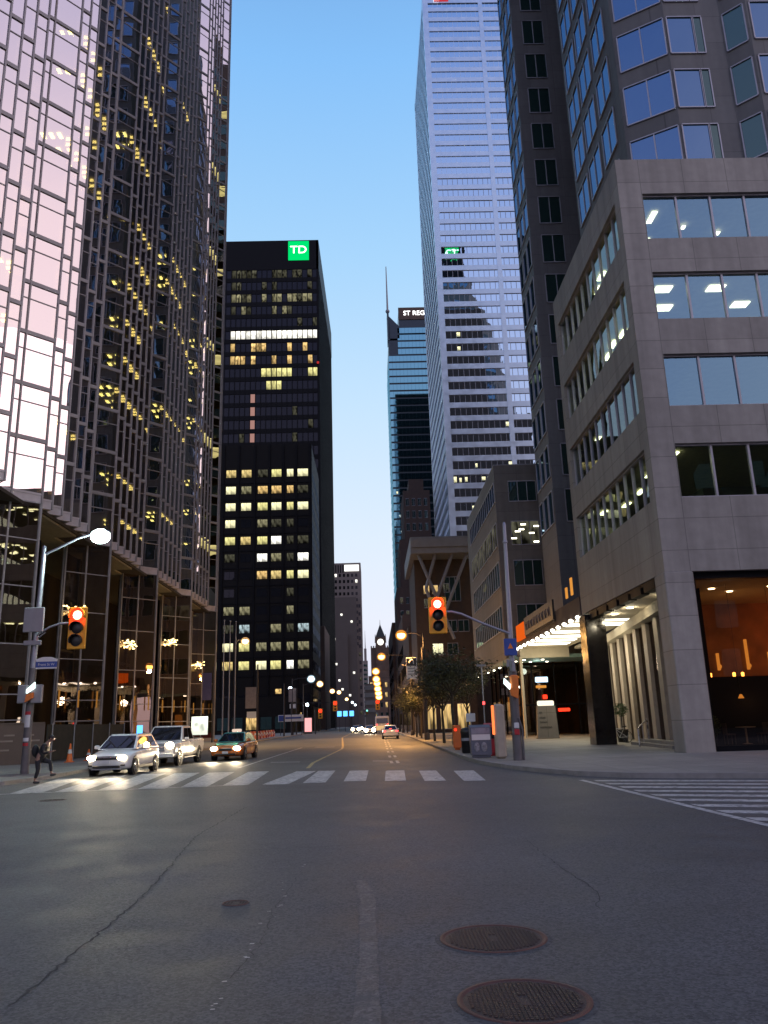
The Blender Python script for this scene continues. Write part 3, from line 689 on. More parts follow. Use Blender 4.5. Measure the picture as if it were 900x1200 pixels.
b = MB(); b.prism([(13.9,38.5),(14.6,38.5),(15.6,46.6),(14.5,46.6)],.1,.28); b.prism([(14.3,38.6),(14.7,38.6),(15.6,46.4),(14.95,46.4)],.28,.43); b.build('step', M['kerb'], B)
b = MB(); b.box(14.42,14.5,39.2,39.45,2.3,3.4); b.build('lit_notice', G['panel_w'], B)
b = MB(); b.box(15.6,16.2,55.2,55.3,3.2,3.3); b.build('lit_notice', G['amber'], B)

# canopy over the entrance between the two blocks
C_ = thing('entrance_canopy', 'long entrance canopy with white light panels, bulb edge and dark orange sign', 'canopy')
x0,x1,y0,y1 = 12.9,17.4,48.75,71.5
b = MB(); b.box(x0,x0+.3,y0,y1,7.72,8.9); b.box(x0,x1,y1-.3,y1,7.05,8.9); b.box(x0+.3,x1,y0,y1-.3,8.6,8.9); b.build('fascia', M['brown_d'], C_)
b = MB(); b.box(x0+.3,x1,y0,y1-.3,7.76,7.9); b.build('soffit', M['soffit'], C_)
b = MB(); b.box(x0+.25,17.5,y1-.35,y1-.1,6.9,7.95); b.build('beam', M['soffit'], C_)
for y,hw,xe in ((49.6,.5,14.4),(51.2,.75,17.2),(53.9,.75,17.2),(58.2,.7,16.3),(61.4,.7,16.3),(64.4,.7,16.4),(67.4,.7,16.6)):
    b = MB(); b.box(13.35,xe,y-hw,y+hw,7.70,7.757); b.build('light_panel', G['panel_w'], C_)
for i in range(13):
    b = MB(); b.ball((x0-.03, y0+.6+i*1.8, 7.68), .16,.16,.12,10,6); b.build('bulb', G['bulb'], C_)
b = MB(); b.box(x0-.16,x0-.02,55.5,66.2,8.35,9.75); b.build('sign_panel', M['blk'], C_)
b = MB(); b.box(x0-.17,x0-.03,66.4,70.0,8.2,9.55); b.build('sign_end', G['orange'], C_)
b = MB()
for i in range(9):        # illegible script on the sign board
    y = 56.3+i*1.08; b.tube([(x0-.18,y,8.7),(x0-.18,y+.25,9.35),(x0-.18,y+.5,8.75),(x0-.18,y+.75,9.3)],.035,5)
b.build('sign_script', M['hoard_txt'], C_)
b = MB(); b.box(x0-.1,x0-.02,55.45,66.25,8.2,8.34); b.build('sign_trim', M['brown'], C_)
for y in (49.9,51.3): 
    b = MB(); b.box(x0-.1,x0-.02,y,y+.4,9.2,10.3 if y < 51 else 9.9); b.build('lit_panel', G['amber'], C_)
for y in (52,58,64,69): lamp('POINT','canopy_light',(14.9,y,5.6),230,(1,.88,.62),.5,C_)
b = MB(); b.box(13.05,13.25,70.9,71.3,0,7.0); b.build('post', M['soffit'], C_)

# ------------------------------------------------------------------ tall granite tower behind the corner block
W = thing('granite_tower', 'pink granite tower with angled bays and stepped top behind the corner office block', 'tower')
low = [(17.5,55.5),(17.5,44),(20.4,42.3),(24.1,42.3),(25.3,41.2),(58,41.2),(65,49),(65,77),(57,85),(24,85),(20,72.5),(16.2,72.5),(16.2,66.5),(22.5,66.5),(22.5,55.5)]
def sc(poly, k, c=(42,63)): return [(c[0]+(x-c[0])*k, c[1]+(y-c[1])*k) for x,y in poly]
b = MB(); b.prism(low[::-1] if False else low, 8.2, 134, cap=True)
sh = b.build('wall', M['concrete_b'], W, merge=True)
tops = [(134,150,.93),(150,167,.84),(167,175,.72),(175,184,.60),(184,191,.48),(191,200,.40)]
for z0,z1,k in tops:
    b = MB(); b.prism([(42+23*k,63+12*k),(42+16*k,63+20*k),(42-16*k,63+20*k),(42-23*k,63+12*k),(42-23*k,63-12*k),(42-16*k,63-20*k),(42+16*k,63-20*k),(42+23*k,63-12*k)], z0-.5, z1)
    b.build('setback', M['concrete_b'], W, merge=True)
b = MB(); b.box(38,48,58,68,199,221); b.build('lift_tower', M['black'], W)
for y,s in ((68.2,1),(57.8,-1)):
    b = MB(); b.box(39.5,46.5,min(y,y-.1*s),max(y,y-.1*s),211,219); b.build('sign_panel', G['green'], W)
    text('sign_letters','TD',5.0,(43,y+.15*s,215.2),(PI/2,0,PI if s > 0 else 0),G['sign_w'],W,ext=.05,sx=1.05)
cnt = 0; rest = MB(); restf = MB()
def face_win(p, q, z0, z1, n, m, small=False):
    """a window set in the face p->q (outside is to the right of p->q)"""
    global cnt
    dx,dy = q[0]-p[0],q[1]-p[1]; l = math.hypot(dx,dy); u = (dx/l,dy/l); nn = (u[1],-u[0])
    at = lambda t,o: (p[0]+u[0]*t+nn[0]*o, p[1]+u[1]*t+nn[1]*o)
    near = cnt < 96 and not small
    g = MB() if near else rest; fr = MB() if near else restf
    for i in range(n):
        a,c = l*i/n, l*(i+1)/n; j=[R.uniform(-.006,.006) for _ in range(4)]
        mi = 0
        if not near: mi = {'window':0,'window_d':1}.get(m,2)
        g.face([(*at(a,.02+j[0]),z0),(*at(c,.02+j[1]),z0),(*at(c,.02+j[2]),z1),(*at(a,.02+j[3]),z1)], mi)
        fr.wall(at(a-.04,.08), at(a+.04,.08), z0, z1, .07)
    fr.wall(at(l-.04,.08), at(l+.04,.08), z0, z1, .07)
    fr.wall(at(0,.10), at(l,.10), z0-.08, z0, .09); fr.wall(at(0,.10), at(l,.10), z1, z1+.07, .09)
    if near:
        o = g.build('window', M[m] if m in M else G[m], W); fr.build('frame', M['frame'], o); cnt += 1
rr = random.Random(3)
def along(p, q, a, c):
    l = math.dist(p,q); return (p[0]+(q[0]-p[0])*a/l, p[1]+(q[1]-p[1])*a/l), (p[0]+(q[0]-p[0])*c/l, p[1]+(q[1]-p[1])*c/l)
for f in range(-1,29):
    zc = 44.7+4.2*(f-5)
    if zc < 12 or zc > 132: continue
    z0,z1 = zc-1.42, zc+1.42; far = zc > 82
    if zc > 27 or True:
        face_win(*along((16.2,66.5),(22.5,66.5),1.0,3.1), z0, z1, 2, 'window_d' if rr.random()<.9 else 'dim', far)
        for a in (.3,2.3,4.2): face_win(*along((16.2,72.5),(16.2,66.5),a,a+1.5), z0, z1, 1, 'window', far)
    if zc > 30:
        for a in (.6,3.9,7.4): face_win(*along((17.5,55.5),(17.5,44),a,a+2.7), z0, z1, 2, 'window', far)
        face_win(*along((17.5,44),(20.4,42.3),.25,3.25), z0, z1, 2, 'window', far)
        face_win((20.5,42.3),(22.2,42.3), z0, z1, 1, 'window', far); face_win((22.24,42.3),(22.8,42.3), z0, z1, 1, 'window_d', far)
        face_win(*along((24.1,42.3),(25.3,41.2),.15,1.45), z0, z1, 1, 'window_d', far)
        for x in (25.5,31,36.5): face_win((x,41.2),(x+4.4,41.2), z0, z1, 3, 'window', far or x > 27)
    for a,c in (((24,85),(57,85)),((65,77),(57,85)),((65,49),(65,77))):
        l = math.dist(a,c); d=(c,a)
        for k in range(int(l//4.5)):
            face_win(*along(d[0],d[1],.5+k*4.5,.5+k*4.5+3.3), z0, z1, 2, 'window' if rr.random()<.85 else 'dim', True)
for z0,z1,k in tops:
    z = z0+1.2
    while z+2.2 < z1:
        for i in range(int(32*k//4.2)): face_win((42+16*k-.6-i*4.2,63+20*k),(42+16*k-.6-i*4.2-3,63+20*k), z, z+2.1, 2, 'window' if rr.random()<.85 else 'dim', True)
        z += 4.2
o = rest.build('windows', [M['window'],M['window_d'],G['dim']], W); o['kind'] = 'stuff'
o = restf.build('window_frames', M['frame'], W); o['kind'] = 'stuff'

# ------------------------------------------------------------------ generic block with punched or ribbon windows
def opening(T, p, q, z0, z1, n, gm, lights=(), name='window', fm='frame', d=.1):
    dx,dy = q[0]-p[0],q[1]-p[1]; l = math.hypot(dx,dy); u=(dx/l,dy/l); nn=(u[1],-u[0])
    at = lambda t,o: (p[0]+u[0]*t+nn[0]*o, p[1]+u[1]*t+nn[1]*o)
    g = MB(); fr = MB(); w = min(.06, l*.04)
    for i in range(n):
        a,c = l*i/n,l*(i+1)/n
        mi = 0
        if isinstance(gm,(list,tuple)): mi = R.choice(range(len(gm)))
        g.face([(*at(a,.02),z0),(*at(c,.02),z0),(*at(c,.02),z1),(*at(a,.02),z1)], mi)
        fr.wall(at(a-w/2 if i else 0,.07), at(a+w/2,.07), z0, z1, .06)
    fr.wall(at(l-w,.07), at(l,.07), z0, z1, .06); fr.wall(at(0,.08), at(l,.08), z0, z0+.08, .07); fr.wall(at(0,.08), at(l,.08), z1-.08, z1, .07)
    o = g.build(name, gm, T); fr.build('frame', M[fm], o)
    return o
# grey stone block beyond the entrance canopy
D = thing('stone_block', 'dark grey stone block with angled roofline beyond the entrance canopy', 'office block')
X,Y,H = 13.0, 77.7, 26.9
rows = [(23.0,25.2),(18.5,21.0),(14.4,17.0),(10.1,12.6)]
b = MB(); b.box(X,30,Y,101.5,7.2,H); b.build('wall', M['concrete_c'], D)
b = MB(); b.box(X+.02,30,Y+.02,101.4,H,H+.1); b.build('roof', M['grey'], D)
for r,(z0,z1) in enumerate(rows):
    o = opening(D,(14.35,Y),(17.2,Y),z0,z1,3,G['dim'] if r == 1 else M['window_d'])
    if r == 1:
        for x,z in ((15.6,20.6),(16.9,20.4),(15.0,19.9),(16.4,19.7),(14.6,19.2),(16.8,18.8),(15.4,20.1)):
            q = MB(); q.box(x-.26,x+.26,Y-.075,Y-.045,z-.07,z+.07); q.build('ceiling_light', G['office_c'], o)
    opening(D,(X,98.6),(X,78.1),z0,z1,14,M['window'] if r == 0 else (G['dim'] if r == 1 else M['window_d']))
g = MB()
for i in range(4): g.face([(13.4+i*2.2,Y+1.5,.2),(15.6+i*2.2,Y+1.5,.2),(15.6+i*2.2,Y+1.5,6.9),(13.4+i*2.2,Y+1.5,6.9)])
for i in range(6): g.face([(14.4,98-i*3.2,.2),(14.4,94.8-i*3.2,.2),(14.4,94.8-i*3.2,6.9),(14.4,98-i*3.2,6.9)])
o = g.build('shopfront', M['darkglass'], D)
b = MB()
for i in range(5): b.box(13.35+i*2.2,13.45+i*2.2,Y+1.4,Y+1.6,0,7.2)
for i in range(7): b.box(14.3,14.5,98-i*3.2-.06,98-i*3.2+.06,0,7.2)
b.box(13.4,22.2,Y+1.42,Y+1.58,2.9,3.05); b.build('frame', M['black'], o)
b = MB(); b.box(20.5,22,Y+2,101,0,7.2); b.box(14.5,30,Y+9,Y+9.2,0,7.2); b.build('lobby_wall', M['inner'], D)
b = MB(); b.box(12.6,13.0,Y-.3,99,6.7,7.15); b.box(12.7,22,Y-6,Y-.3,6.9,7.2); b.build('awning', mat('teal_soffit',(.16,.24,.21),.6), D)
for x,y in ((13.9,73.5),(15.6,73.5),(13.4,75),(16.6,76.4),(15.0,76.2),(14.2,76.6)):
    b = MB(); b.lathe((x,y,6.9), [(.001,-.05),(.12,-.05),(.14,0)], 10); b.build('downlight', G['down'], D)
def small_box(name, x0,x1,y0,y1,z0,z1,m,par): b = MB(); b.bbox(x0,x1,y0,y1,z0,z1,c=min(x1-x0,y1-y0,z1-z0)*.2); return b.build(name,m,par)
small_box('blue_sign',15.9,17.1,Y+1.2,Y+1.35,5.1,5.6,glow('blue_white_lit',(.55,.8,1),2.2),D)
small_box('red_lamp',16.5,16.9,Y+1.1,Y+1.3,3.5,3.9,G['red'],D)
small_box('strip_light',17.2,17.45,Y+1.1,Y+1.3,1.9,3.3,G['teal'],D)
small_box('lit_sign',13.4,14.6,Y+1.2,Y+1.3,4.6,4.8,G['panel_w'],D); small_box('lit_sign',15.9,16.9,Y+1.2,Y+1.3,4.55,4.8,G['amber'],D)
small_box('red_sign',17.9,19.0,Y+1.1,Y+1.3,2.3,2.6,G['red'],D); small_box('till_light',13.5,13.9,Y+1.1,Y+1.3,3.6,3.9,G['panel_w'],D); small_box('till_light',13.5,13.8,Y+1.1,Y+1.3,2.6,3.0,G['tail'],D)
for y in (81,86.5,92): small_box('shop_light',14.5,14.6,y,y+1.1,2.0,4.0,G['amber'],D)
for y in (80,84,88,93,97): small_box('awning_light',12.62,12.8,y,y+.4,6.6,6.72,G['down'],D)
lamp('POINT','lobby_light',(15.5,Y-2,6.4),40,(.75,1,.85),.3,D)

# pavilion with braced front under a pale roof fascia
P = thing('braced_pavilion', 'brown building with pale overhanging roof and crossed steel braces behind the trees', 'pavilion')
Yp = 115.0
b = MB(); b.box(6.2,15.4,Yp,Yp+22,25.7,28.2); b.box(6.35,15.3,Yp-.25,Yp,26.6,27.9); b.build('roof', M['fascia'], P)
b = MB(); b.box(6.9,15.4,Yp+5,Yp+21,0,25.7); b.build('wall', M['brown'], P)
def strut(p,q): b = MB(); b.tube([(*p[:1],Yp+1.2,p[1]),(*q[:1],Yp+1.2,q[1])],.24,8); b.build('brace', M['grey'], P)
strut((7.4,25.7),(12.1,13.2)); strut((14.6,25.7),(10.3,15.5)); strut((9.9,25.7),(8.3,20.6)); strut((8.3,20.6),(10.6,14.0)); strut((12.4,25.7),(9.9,19.4))
for x,z,m in ((8.2,20.4,'warmwin'),(9.5,20.4,'warmwin'),(8.2,18.3,'dim'),(9.5,18.3,'dim'),(11.2,20.6,'dim')): opening(P,(x,Yp+5),(x+.9,Yp+5),z,z+1.4,2,G[m])
opening(P,(11.4,Yp+5),(13.8,Yp+5),19.2,23,3,M['window_d'])
for x,m in ((9.2,M['window_d']),(11.4,M['window_d']),(13.2,M['window_d'])): opening(P,(x,Yp+5),(x+1.6,Yp+5),14.6,16.4,2,m)
for x,m in ((9.2,G['yel2']),(11.4,M['window_d'])): opening(P,(x,Yp+5),(x+1.6,Yp+5),11.2,13.0,2,m)
for x in (7.4,9.9,12.4): opening(P,(x,Yp+5),(x+1.9,Yp+5),.6,4.2,2,G['warmwin'],name='shop_window')

# brown setback building
Q = thing('brown_tower', 'dark brown old stepped tower in front of the teal glass tower', 'tower')
b = MB(); b.box(11.3,19.6,240,262,0,72); b.box(13.2,17.8,241,260,72,76); b.box(9.6,22,238.8,264,0,56); b.box(8.2,24,237.6,266,0,41); b.build('wall', M['brown_d'], Q)
for i in range(5):
    for k in range(9):
        if R.random() < .8: opening(Q,(9.1+i*1.75,237.6),(10+i*1.75,237.6),4+k*4,6+k*4,2,M['window_d'] if R.random() < .72 else G['dim'],d=.05)
for i in range(4):
    for k in range(3): opening(Q,(12.0+i*1.9,240),(13+i*1.9,240),59+k*4,61.4+k*4,2,M['window_d'])

# steel and glass bank tower
K = thing('steel_tower', 'tall pale steel and glass tower with white floor bands reflecting a stepped tower', 'skyscraper')
kx,ky,kz,kd,kw = 21.3,200.0,222.0,46.0,52.0
b = MB(); b.box(kx+.4,kx+kw,ky+.4,ky+kd,0,kz); b.build('core', M['black'], K)
sp = MB(); fl = 3.78; n = int(kz//fl)
mu = MB()
for i in range(n+1):
    z = i*fl; z1 = min(z+1.5,kz)
    sp.box(kx-.02,kx+kw,ky-.02,ky+.4,z,z1); sp.box(kx-.02,kx+.4,ky+.4,ky+kd,z,z1)
sp.box(kx-.15,kx+1.5,ky-.15,ky+1.3,0,kz); sp.box(kx+17.2,kx+18.5,ky-.12,ky+.3,0,kz); sp.box(kx+35,kx+36.3,ky-.12,ky+.3,0,kz); sp.box(kx-.1,kx+kw,ky-.1,ky+kd,kz-3.4,kz)
sp.box(kx-.1,kx+.5,ky+kd-1,ky+kd,0,kz)
sp.build('spandrel_cladding', M['steel'], K)
litset = {}
for f in (8,9,10,11,12,14,16,17,20,26,27,33): litset[f] = R.sample(range(24), R.choice([2,3,4]))
litset[12] = [8,9,11,12,14,15,16,17,18]; litset[16] = [0,1,2,5,6]
for i in range(n):
    z0,z1 = i*fl+1.5,(i+1)*fl; g = MB(); fm = MB(); gw = MB(); fw = MB()
    for k in range(34):
        a = kx+1.5+k*1.48; c = a+1.48; j=[R.uniform(-.004,.004) for _ in range(4)]
        y = ky+.22
        g.face([(a,y+j[0],z0),(c,y+j[1],z0),(c,y+j[2],z1),(a,y+j[3],z1)])
        fm.box(a-.05,a+.05,y-.12,y+.02,z0,z1)
    for k in range(30):
        a = ky+1.3+k*1.46; c = a+1.46; x = kx+.22
        gw.face([(x,c,z0),(x,a,z0),(x,a,z1),(x,c,z1)]); fw.box(x-.1,x+.02,a-.05,a+.05,z0,z1)
    fm.box(kx+1.5,kx+kw-.1,ky+.12,ky+.24,z1-.12,z1+.02); fw.box(kx+.12,kx+.24,ky+1.3,ky+kd-1.1,z1-.12,z1+.02)
    o = g.build('window_band', M['mirror'], K); fm.build('mullion', M['steel'] if i > 40 else M['grey'], o)
    o2 = gw.build('window_band', M['mirror'], K); fw.build('mullion', M['steel'], o2)
    if i in litset:
        for k in litset[i]:
            a = kx+1.6+k*1.48; q = MB(); q.box(a,a+R.uniform(.5,1.1),ky+.12,ky+.18,z0+R.uniform(.3,1.0),z0+R.uniform(1.3,2.1)); q.build('ceiling_light', G['yel2'], o)
b = MB(); b.box(kx+3.5,kx+8,ky-.5,ky-.15,kz-2.6,kz+2); b.build('roof_sign', glow('red_roof_sign',(.8,.03,.05),1.0), K)
b = MB(); b.prism([(kx+3.4,ky-.62),(kx+5.1,ky-.62),(kx+5.1,ky-.5),(kx+3.4,ky-.5)],kz-2.6,kz+2); b.build('roof_sign_end', G['sign_w'], K)

# teal glass hotel tower
E_ = thing('teal_tower', 'teal glass hotel tower with rooftop letters and corner antenna', 'skyscraper')
ex,ey,ez = 12.9,380.0,195.0
b = MB(); b.box(ex+.3,50,ey+.3,420,0,ez); b.box(ex+6.2,50,ey+1,418,ez,214); b.box(ex,ex+6.2,ey+2,ey+6,ez,197); b.build('core', M['teal_sp'], E_)
b = MB(); b.hexa([(ex,ey,ez),(ex+1.2,ey,ez),(ex+1.2,ey+8,ez),(ex,ey+8,ez)],[(ex,ey,212),(ex+.9,ey,212),(ex+.9,ey+8,212),(ex,ey+8,212)]); b.hexa([(ex+.9,ey,196),(ex+6.2,ey,196),(ex+6.2,ey+1,196),(ex+.9,ey+1,196)],[(ex+.9,ey,209),(ex+6.2,ey,203),(ex+6.2,ey+1,203),(ex+.9,ey+1,209)]); b.build('crown', M['teal_sp'], E_)
b = MB(); b.tube([(ex+.4,ey+1,211),(ex+.35,ey+1,239)],.55,8,r2=.22); b.ball((ex+.4,ey+1,212.3),1.1,1.1,1.2); b.build('antenna', M['grey'], E_)
b = MB(); b.box(ex+6,51,ey+.6,ey+1,207.2,214.2); b.build('sign_board', M['brown_d'], E_)
text('sign_letters','ST REGIS',3.6,(ex+8.6,ey+.4,210.7),(PI/2,0,0),G['sign_w'],E_,'LEFT',ext=.1)
fl = 4.0; i = 0; z = 6
while z+fl <= ez+8:
    g = MB(); x_a = ex+.1 if z < 185 else ex+5.2
    for k in range(19):
        a = x_a+k*1.9; g.face([(a,ey,z+.95),(a+1.84,ey,z+.95),(a+1.84,ey,z+fl),(a,ey,z+fl)])
    if z < 185:
        gw = MB()
        for k in range(14): a = ey+k*2.8; gw.face([(ex,a+2.7,z+.95),(ex,a,z+.95),(ex,a,z+fl),(ex,a+2.7,z+fl)])
        gw.build('window_band', M['teal'], E_)
    o = g.build('window_band', M['teal'], E_)
    if R.random() < .45 and z < 120:
        for k in range(R.randint(1,4)):
            a = ex+.6+R.random()*9; q = MB(); q.box(a,a+R.uniform(.6,1.6),ey-.1,ey-.02,z+1.4,z+2.6); q.build('ceiling_light', G['coolwin'] if R.random()<.5 else G['yel2'], o)
    z += fl; i += 1

# black bank tower (left) and the black office block in front of it
U = thing('black_tower', 'tall black steel tower with green square sign near its roof', 'skyscraper')
ux,uy,uz = -20.0,333.0,224.0
b = MB(); b.prism([(-80,333.3),(ux-.3,333.3),(-18.9,427),(-80,427)],0,uz-.2); b.build('core', M['black'], U)
b = MB(); fl=6.25
b.prism([(-80.2,332.8),(ux,332.8),(-18.6,427.2),(-80.2,427.2)],208.6,uz); b.wall((ux-1.1,332.8),(ux,332.8),0,uz,.6); 
for i in range(34): b.box(-80,ux-.02,332.85,333.3,208.6-fl*(i+1)-.1,208.6-fl*(i+1)+2.0)
for i in range(26):
    a = ux-.7-i*2.35; b.box(a-.16,a+.16,332.7,333.2,0,208.6)
for i in range(30):
    t = i/30; y = 333+94*t; x = ux+1.35*t; b.box(x-.25,x+.06,y-.25,y+.25,0,208.6)
b.build('steel_frame', M['black'], U)
pat = {0:'ddddd.ddd.ddddddd',1:'dd..dd..d.dd.d.dd',2:'dDDdDD.DDdD..DdDD',3:'...d.dDdD....dDdd',4:'d..d...dd..dd.d..',5:'WWWWWWWWWWWWWWWWW',6:'..w..w....www...w',7:'.w...w..w...w.www',8:'YY...YYYYYY......',9:'.......YYY.......',10:'............P....',11:'....d.......P....',12:'.d..........P....',13:'...dd.......P.d..',14:'..d......d....d..'}
pm = {'d':G['dim'],'D':G['dim'],'W':G['whitewin'],'Y':G['yel'],'w':G['warmwin'],'P':glow('pink_light',(.42,.22,.19),1)}
for i in range(33):
    z1 = 208.6-fl*i-.1; z0 = z1-fl+2.1; g = MB()
    ms = [M['blackpane'],G['dim'],G['whitewin'],G['yel'],G['warmwin'],pm['P'],G['mid']]; row = pat.get(i,'')
    for k in range(25):
        a = ux-.7-(k+1)*2.35; ch = row[k] if k < len(row) else '.'
        mi = {'.':0,'d':1,'D':6,'W':2,'Y':3,'w':4,'P':5}[ch]
        if ch == 'd' and R.random() < .4: mi = 0
        g.face([(a+.2,333.1,z0),(a+2.15,333.1,z0),(a+2.15,333.1,z1),(a+.2,333.1,z1)], mi)
    gw = MB()
    for k in range(29):
        t0,t1=k/30,(k+1)/30; gw.face([(ux+1.35*t0-.1,333+94*t0+.3,z0),(ux+1.35*t1-.1,333+94*t1-.3,z0),(ux+1.35*t1-.1,333+94*t1-.3,z1),(ux+1.35*t0-.1,333+94*t0+.3,z1)],0)
    g.build('window_band', ms, U); gw.build('window_band', M['blackpane'], U)
b = MB(); b.box(-34.2,-24.5,332.3,332.8,213.3,223.2); b.build('sign_panel', G['green'], U)
text('sign_letters','TD',5.6,(-29.35,332.2,218.4),(PI/2,0,0),G['sign_w'],U,ext=.06,sx=1.05)
small_box('warning_light',-21.2,-20.2,331.8,332.7,160,161,glow('dull_red',(.5,.03,.03),1),U)

V = thing('black_office_block', 'black office block with rows of yellow lit square windows before the black tower', 'office block')
vx,vy,vz = -16.7,230.0,84.7
b = MB(); b.box(-60,vx,vy,266,0,vz); b.build('wall', M['black_flat'], V)
b = MB()
for x in (-47.6,-42.9,-38.4,-33.6,-29.2,-25.05,-21.1,-17.1): b.box(x-.18,x+.18,vy-.35,vy,4,vz-.1)
for k in range(13): b.box(-59.9,vx-.02,vy-.2,vy,75-5.18*k-2.6,75-5.18*k-2.25)
b.box(vx,vx+.2,vy,vy+.5,0,vz); b.build('pier', M['black'], V)
cols = [(-49.9,3),(-45.3,3),(-40.7,3),(-36.1,3),(-31.2,3),(-27.1,3),(-23.0,2.0),(-19.2,3.2)]
rows = ['YYYYdYyY','dYyDwood','YYYYYYYY','YYY.Dddd','dDYYYWdd','.WddWDdW','.d..wYYY','.D....d.','DdDD..D.','.DdddDdd','dwYYDDDD','YYYYYYBD']
wm = {'Y':G['yel'],'y':G['yel2'],'d':G['dim'],'D':G['mid'],'w':G['warmwin'],'o':G['warmwin'],'W':G['whitewin'],'B':G['whitewin'],'.':M['blackpane']}
for k,row in enumerate(rows):
    for (x,w),ch in zip(cols,row):
        zc = 75.6-5.18*k; opening(V,(x-w/2,vy),(x+w/2,vy),zc-1.25,zc+1.25,2,(R.choice([G['yel'],G['yel'],G['yel2'],G['yelw']]) if ch == 'Y' else R.choice([G['dim'],M['blackpane'],G['dim'],G['coolwin']]) if ch == 'd' else wm[ch]),fm='black')
for k in range(14):
    for i in range(6):
        g = MB(); zc = 75.6-5.18*k; y=vy+1.5+i*5.8; g.face([(vx+.03,y+4.4,zc-1.3),(vx+.03,y,zc-1.3),(vx+.03,y,zc+1.3),(vx+.03,y+4.4,zc+1.3)]); g.build('window', M['sidepane'], V)
b = MB(); 
for x in (-45,-40,-36,-31,-27,-23,-19): b.box(x-1.6,x+1.6,vy-.06,vy-.01,8.3,10.6)
b.build('lower_glazing', M['blackpane'], V)
for x,w,z in ((-27.2,1.8,10.2),(-33.6,1.2,5.6),(-24,2.2,5.2),(-20.8,1,3.6),(-46,1.4,5)): opening(V,(x,vy-.1),(x+w,vy-.1),z,z+1.8,1,G['warmwin'],fm='black')
# brick front between the black block and the grey tower
Z_ = thing('brick_block', 'narrow brown block beside the black office block', 'office block')
b = MB(); b.box(-40,-16.4,286,320,0,36); b.build('wall', M['brown'], Z_)
for i in range(4):
    for k in range(5): opening(Z_,(-16.4,292+i*6.5+3.2),(-16.4,292+i*6.5),6+k*5.5,9+k*5.5,2,M['window_d'])
# grey concrete tower at the bend of the street
GT = thing('concrete_tower', 'grey concrete tower with grid of small windows and white lit roof sign', 'tower')
gx0,gx1,gy,gz = -46.0,-5.9,560.0,113.0
b = MB(); b.box(gx0,gx1,gy,600,0,gz); b.build('wall', M['grey_tall'], GT)
b = MB(); b.box(gx0,-16,gy-5,gy,0,62); b.box(gx0,-9.5,gy-3,gy,0,88); b.build('lower_wall', mat('brown_concrete',(.10,.085,.08),.8,0,.1,.3), GT)
n = 0
for k in range(12):
    for i in range(8):
        x = -9.2-i*2.9; z = 103-k*4.4
        if z < 88 and x < -9.4: continue
        b = MB(); lm = G['whitewin'] if R.random() < .09 else M['blackpane']
        b.box(x-.75,x+.75,gy-.1,gy-.02,z,z+2.2); b.build('window', lm, GT)
for k in range(14):
    for x in (-7.4,): b = MB(); b.box(x-.7,x+.7,gy-.1,gy-.02,8+k*5.6,10.4+k*5.6); b.build('window', G['dim'] if R.random() < .3 else M['blackpane'], GT)
for x,z in ((-31,40),(-25,58),(-29,33),(-31.5,28),(-31,50),(-22,30),(-20,24),(-24,41),(-15,20),(-12,35),(-26,20),(-13,70),(-20,75)):
    b = MB(); b.box(x-.7,x+.7,gy-5.12,gy-5.02,z,z+1.5) if x < -16.5 and z < 60 else b.box(x-.7,x+.7,gy-3.12,gy-3.02,z,z+1.5); b.build('window', G['whitewin'], GT)
for k in range(10):
    x = -27+k*1.7
    b = MB(); b.box(x-.4,x+.4,gy-.12,gy-.02,106,111.6); b.build('louvre', M['blackpane'], GT) if k < 6 else None
b = MB(); b.box(-17.5,-7.2,gy-.4,gy-.1,107,111.6); b.build('roof_sign', glow('white_roof_sign',(1,.98,.94),1.6), GT)
# old city hall clock tower closing the street
CT = thing('clock_tower', 'dark stone clock tower with lit dial and pointed copper roof at street end', 'clock tower')
cx,cy_ = 6.0,500.0
b = MB(); b.box(cx-6.2,cx+6.2,cy_+.2,cy_+12,0,47.2); b.box(cx-3.05,cx+3.05,cy_-.6,cy_+5.5,0,53.6); b.box(cx-3.4,cx+3.4,cy_-.95,cy_+5.85,52.9,53.5); b.box(cx-3.3,cx+3.3,cy_-.85,cy_+5.75,46.6,47.3)
for k in range(9): b.box(cx-6.2+k*1.45,cx-5.4+k*1.45,cy_+.15,cy_+1,47.2,48.3)
for dx in (-3.2,3.2): b.tube([(cx+dx,cy_-.6,50),(cx+dx,cy_-.6,55.2)],.45,6,r2=.2)
b.build('shaft', M['sandstone'], CT)
b = MB(); b.mesh([(cx-3.05,cy_-.6,53.6),(cx+3.05,cy_-.6,53.6),(cx+3.05,cy_+5.5,53.6),(cx-3.05,cy_+5.5,53.6),(cx,cy_+2.4,62)],[(0,1,4),(1,2,4),(2,3,4),(3,0,4)]); b.tube([(cx,cy_+2.4,61.5),(cx,cy_+2.4,64.8)],.22,6,r2=.06); b.build('roof', M['copper'], CT)
b = MB(); b.lathe((cx,cy_-.62,50.5), [(.01,-.2),(1.95,-.2),(1.95,0)], 24, axis='y'); d = b.build('dial', glow('clock_dial',(1,.97,.88),1.8), CT)
b = MB(); b.box(cx-.11,cx+.11,cy_-.95,cy_-.85,50.5,51.9); b.box(cx-1.0,cx,cy_-.95,cy_-.85,50.4,50.6); b.build('hands', M['blk'], d)
HB = thing('stone_hall', 'low dark stone hall with roof under the clock tower', 'hall')
b = MB(); b.box(-2,24,cy_-1,cy_+28,0,30); b.build('wall', M['sandstone'], HB)
b = MB(); b.mesh([(11,cy_-1.3,30),(24.3,cy_-1.3,30),(24.3,cy_+28,30),(11,cy_+28,30),(17.6,cy_+8,41),(17.6,cy_+20,41)],[(0,1,4),(1,2,5,4),(2,3,5),(3,0,4,5)]); b.build('roof', M['copper'], HB)
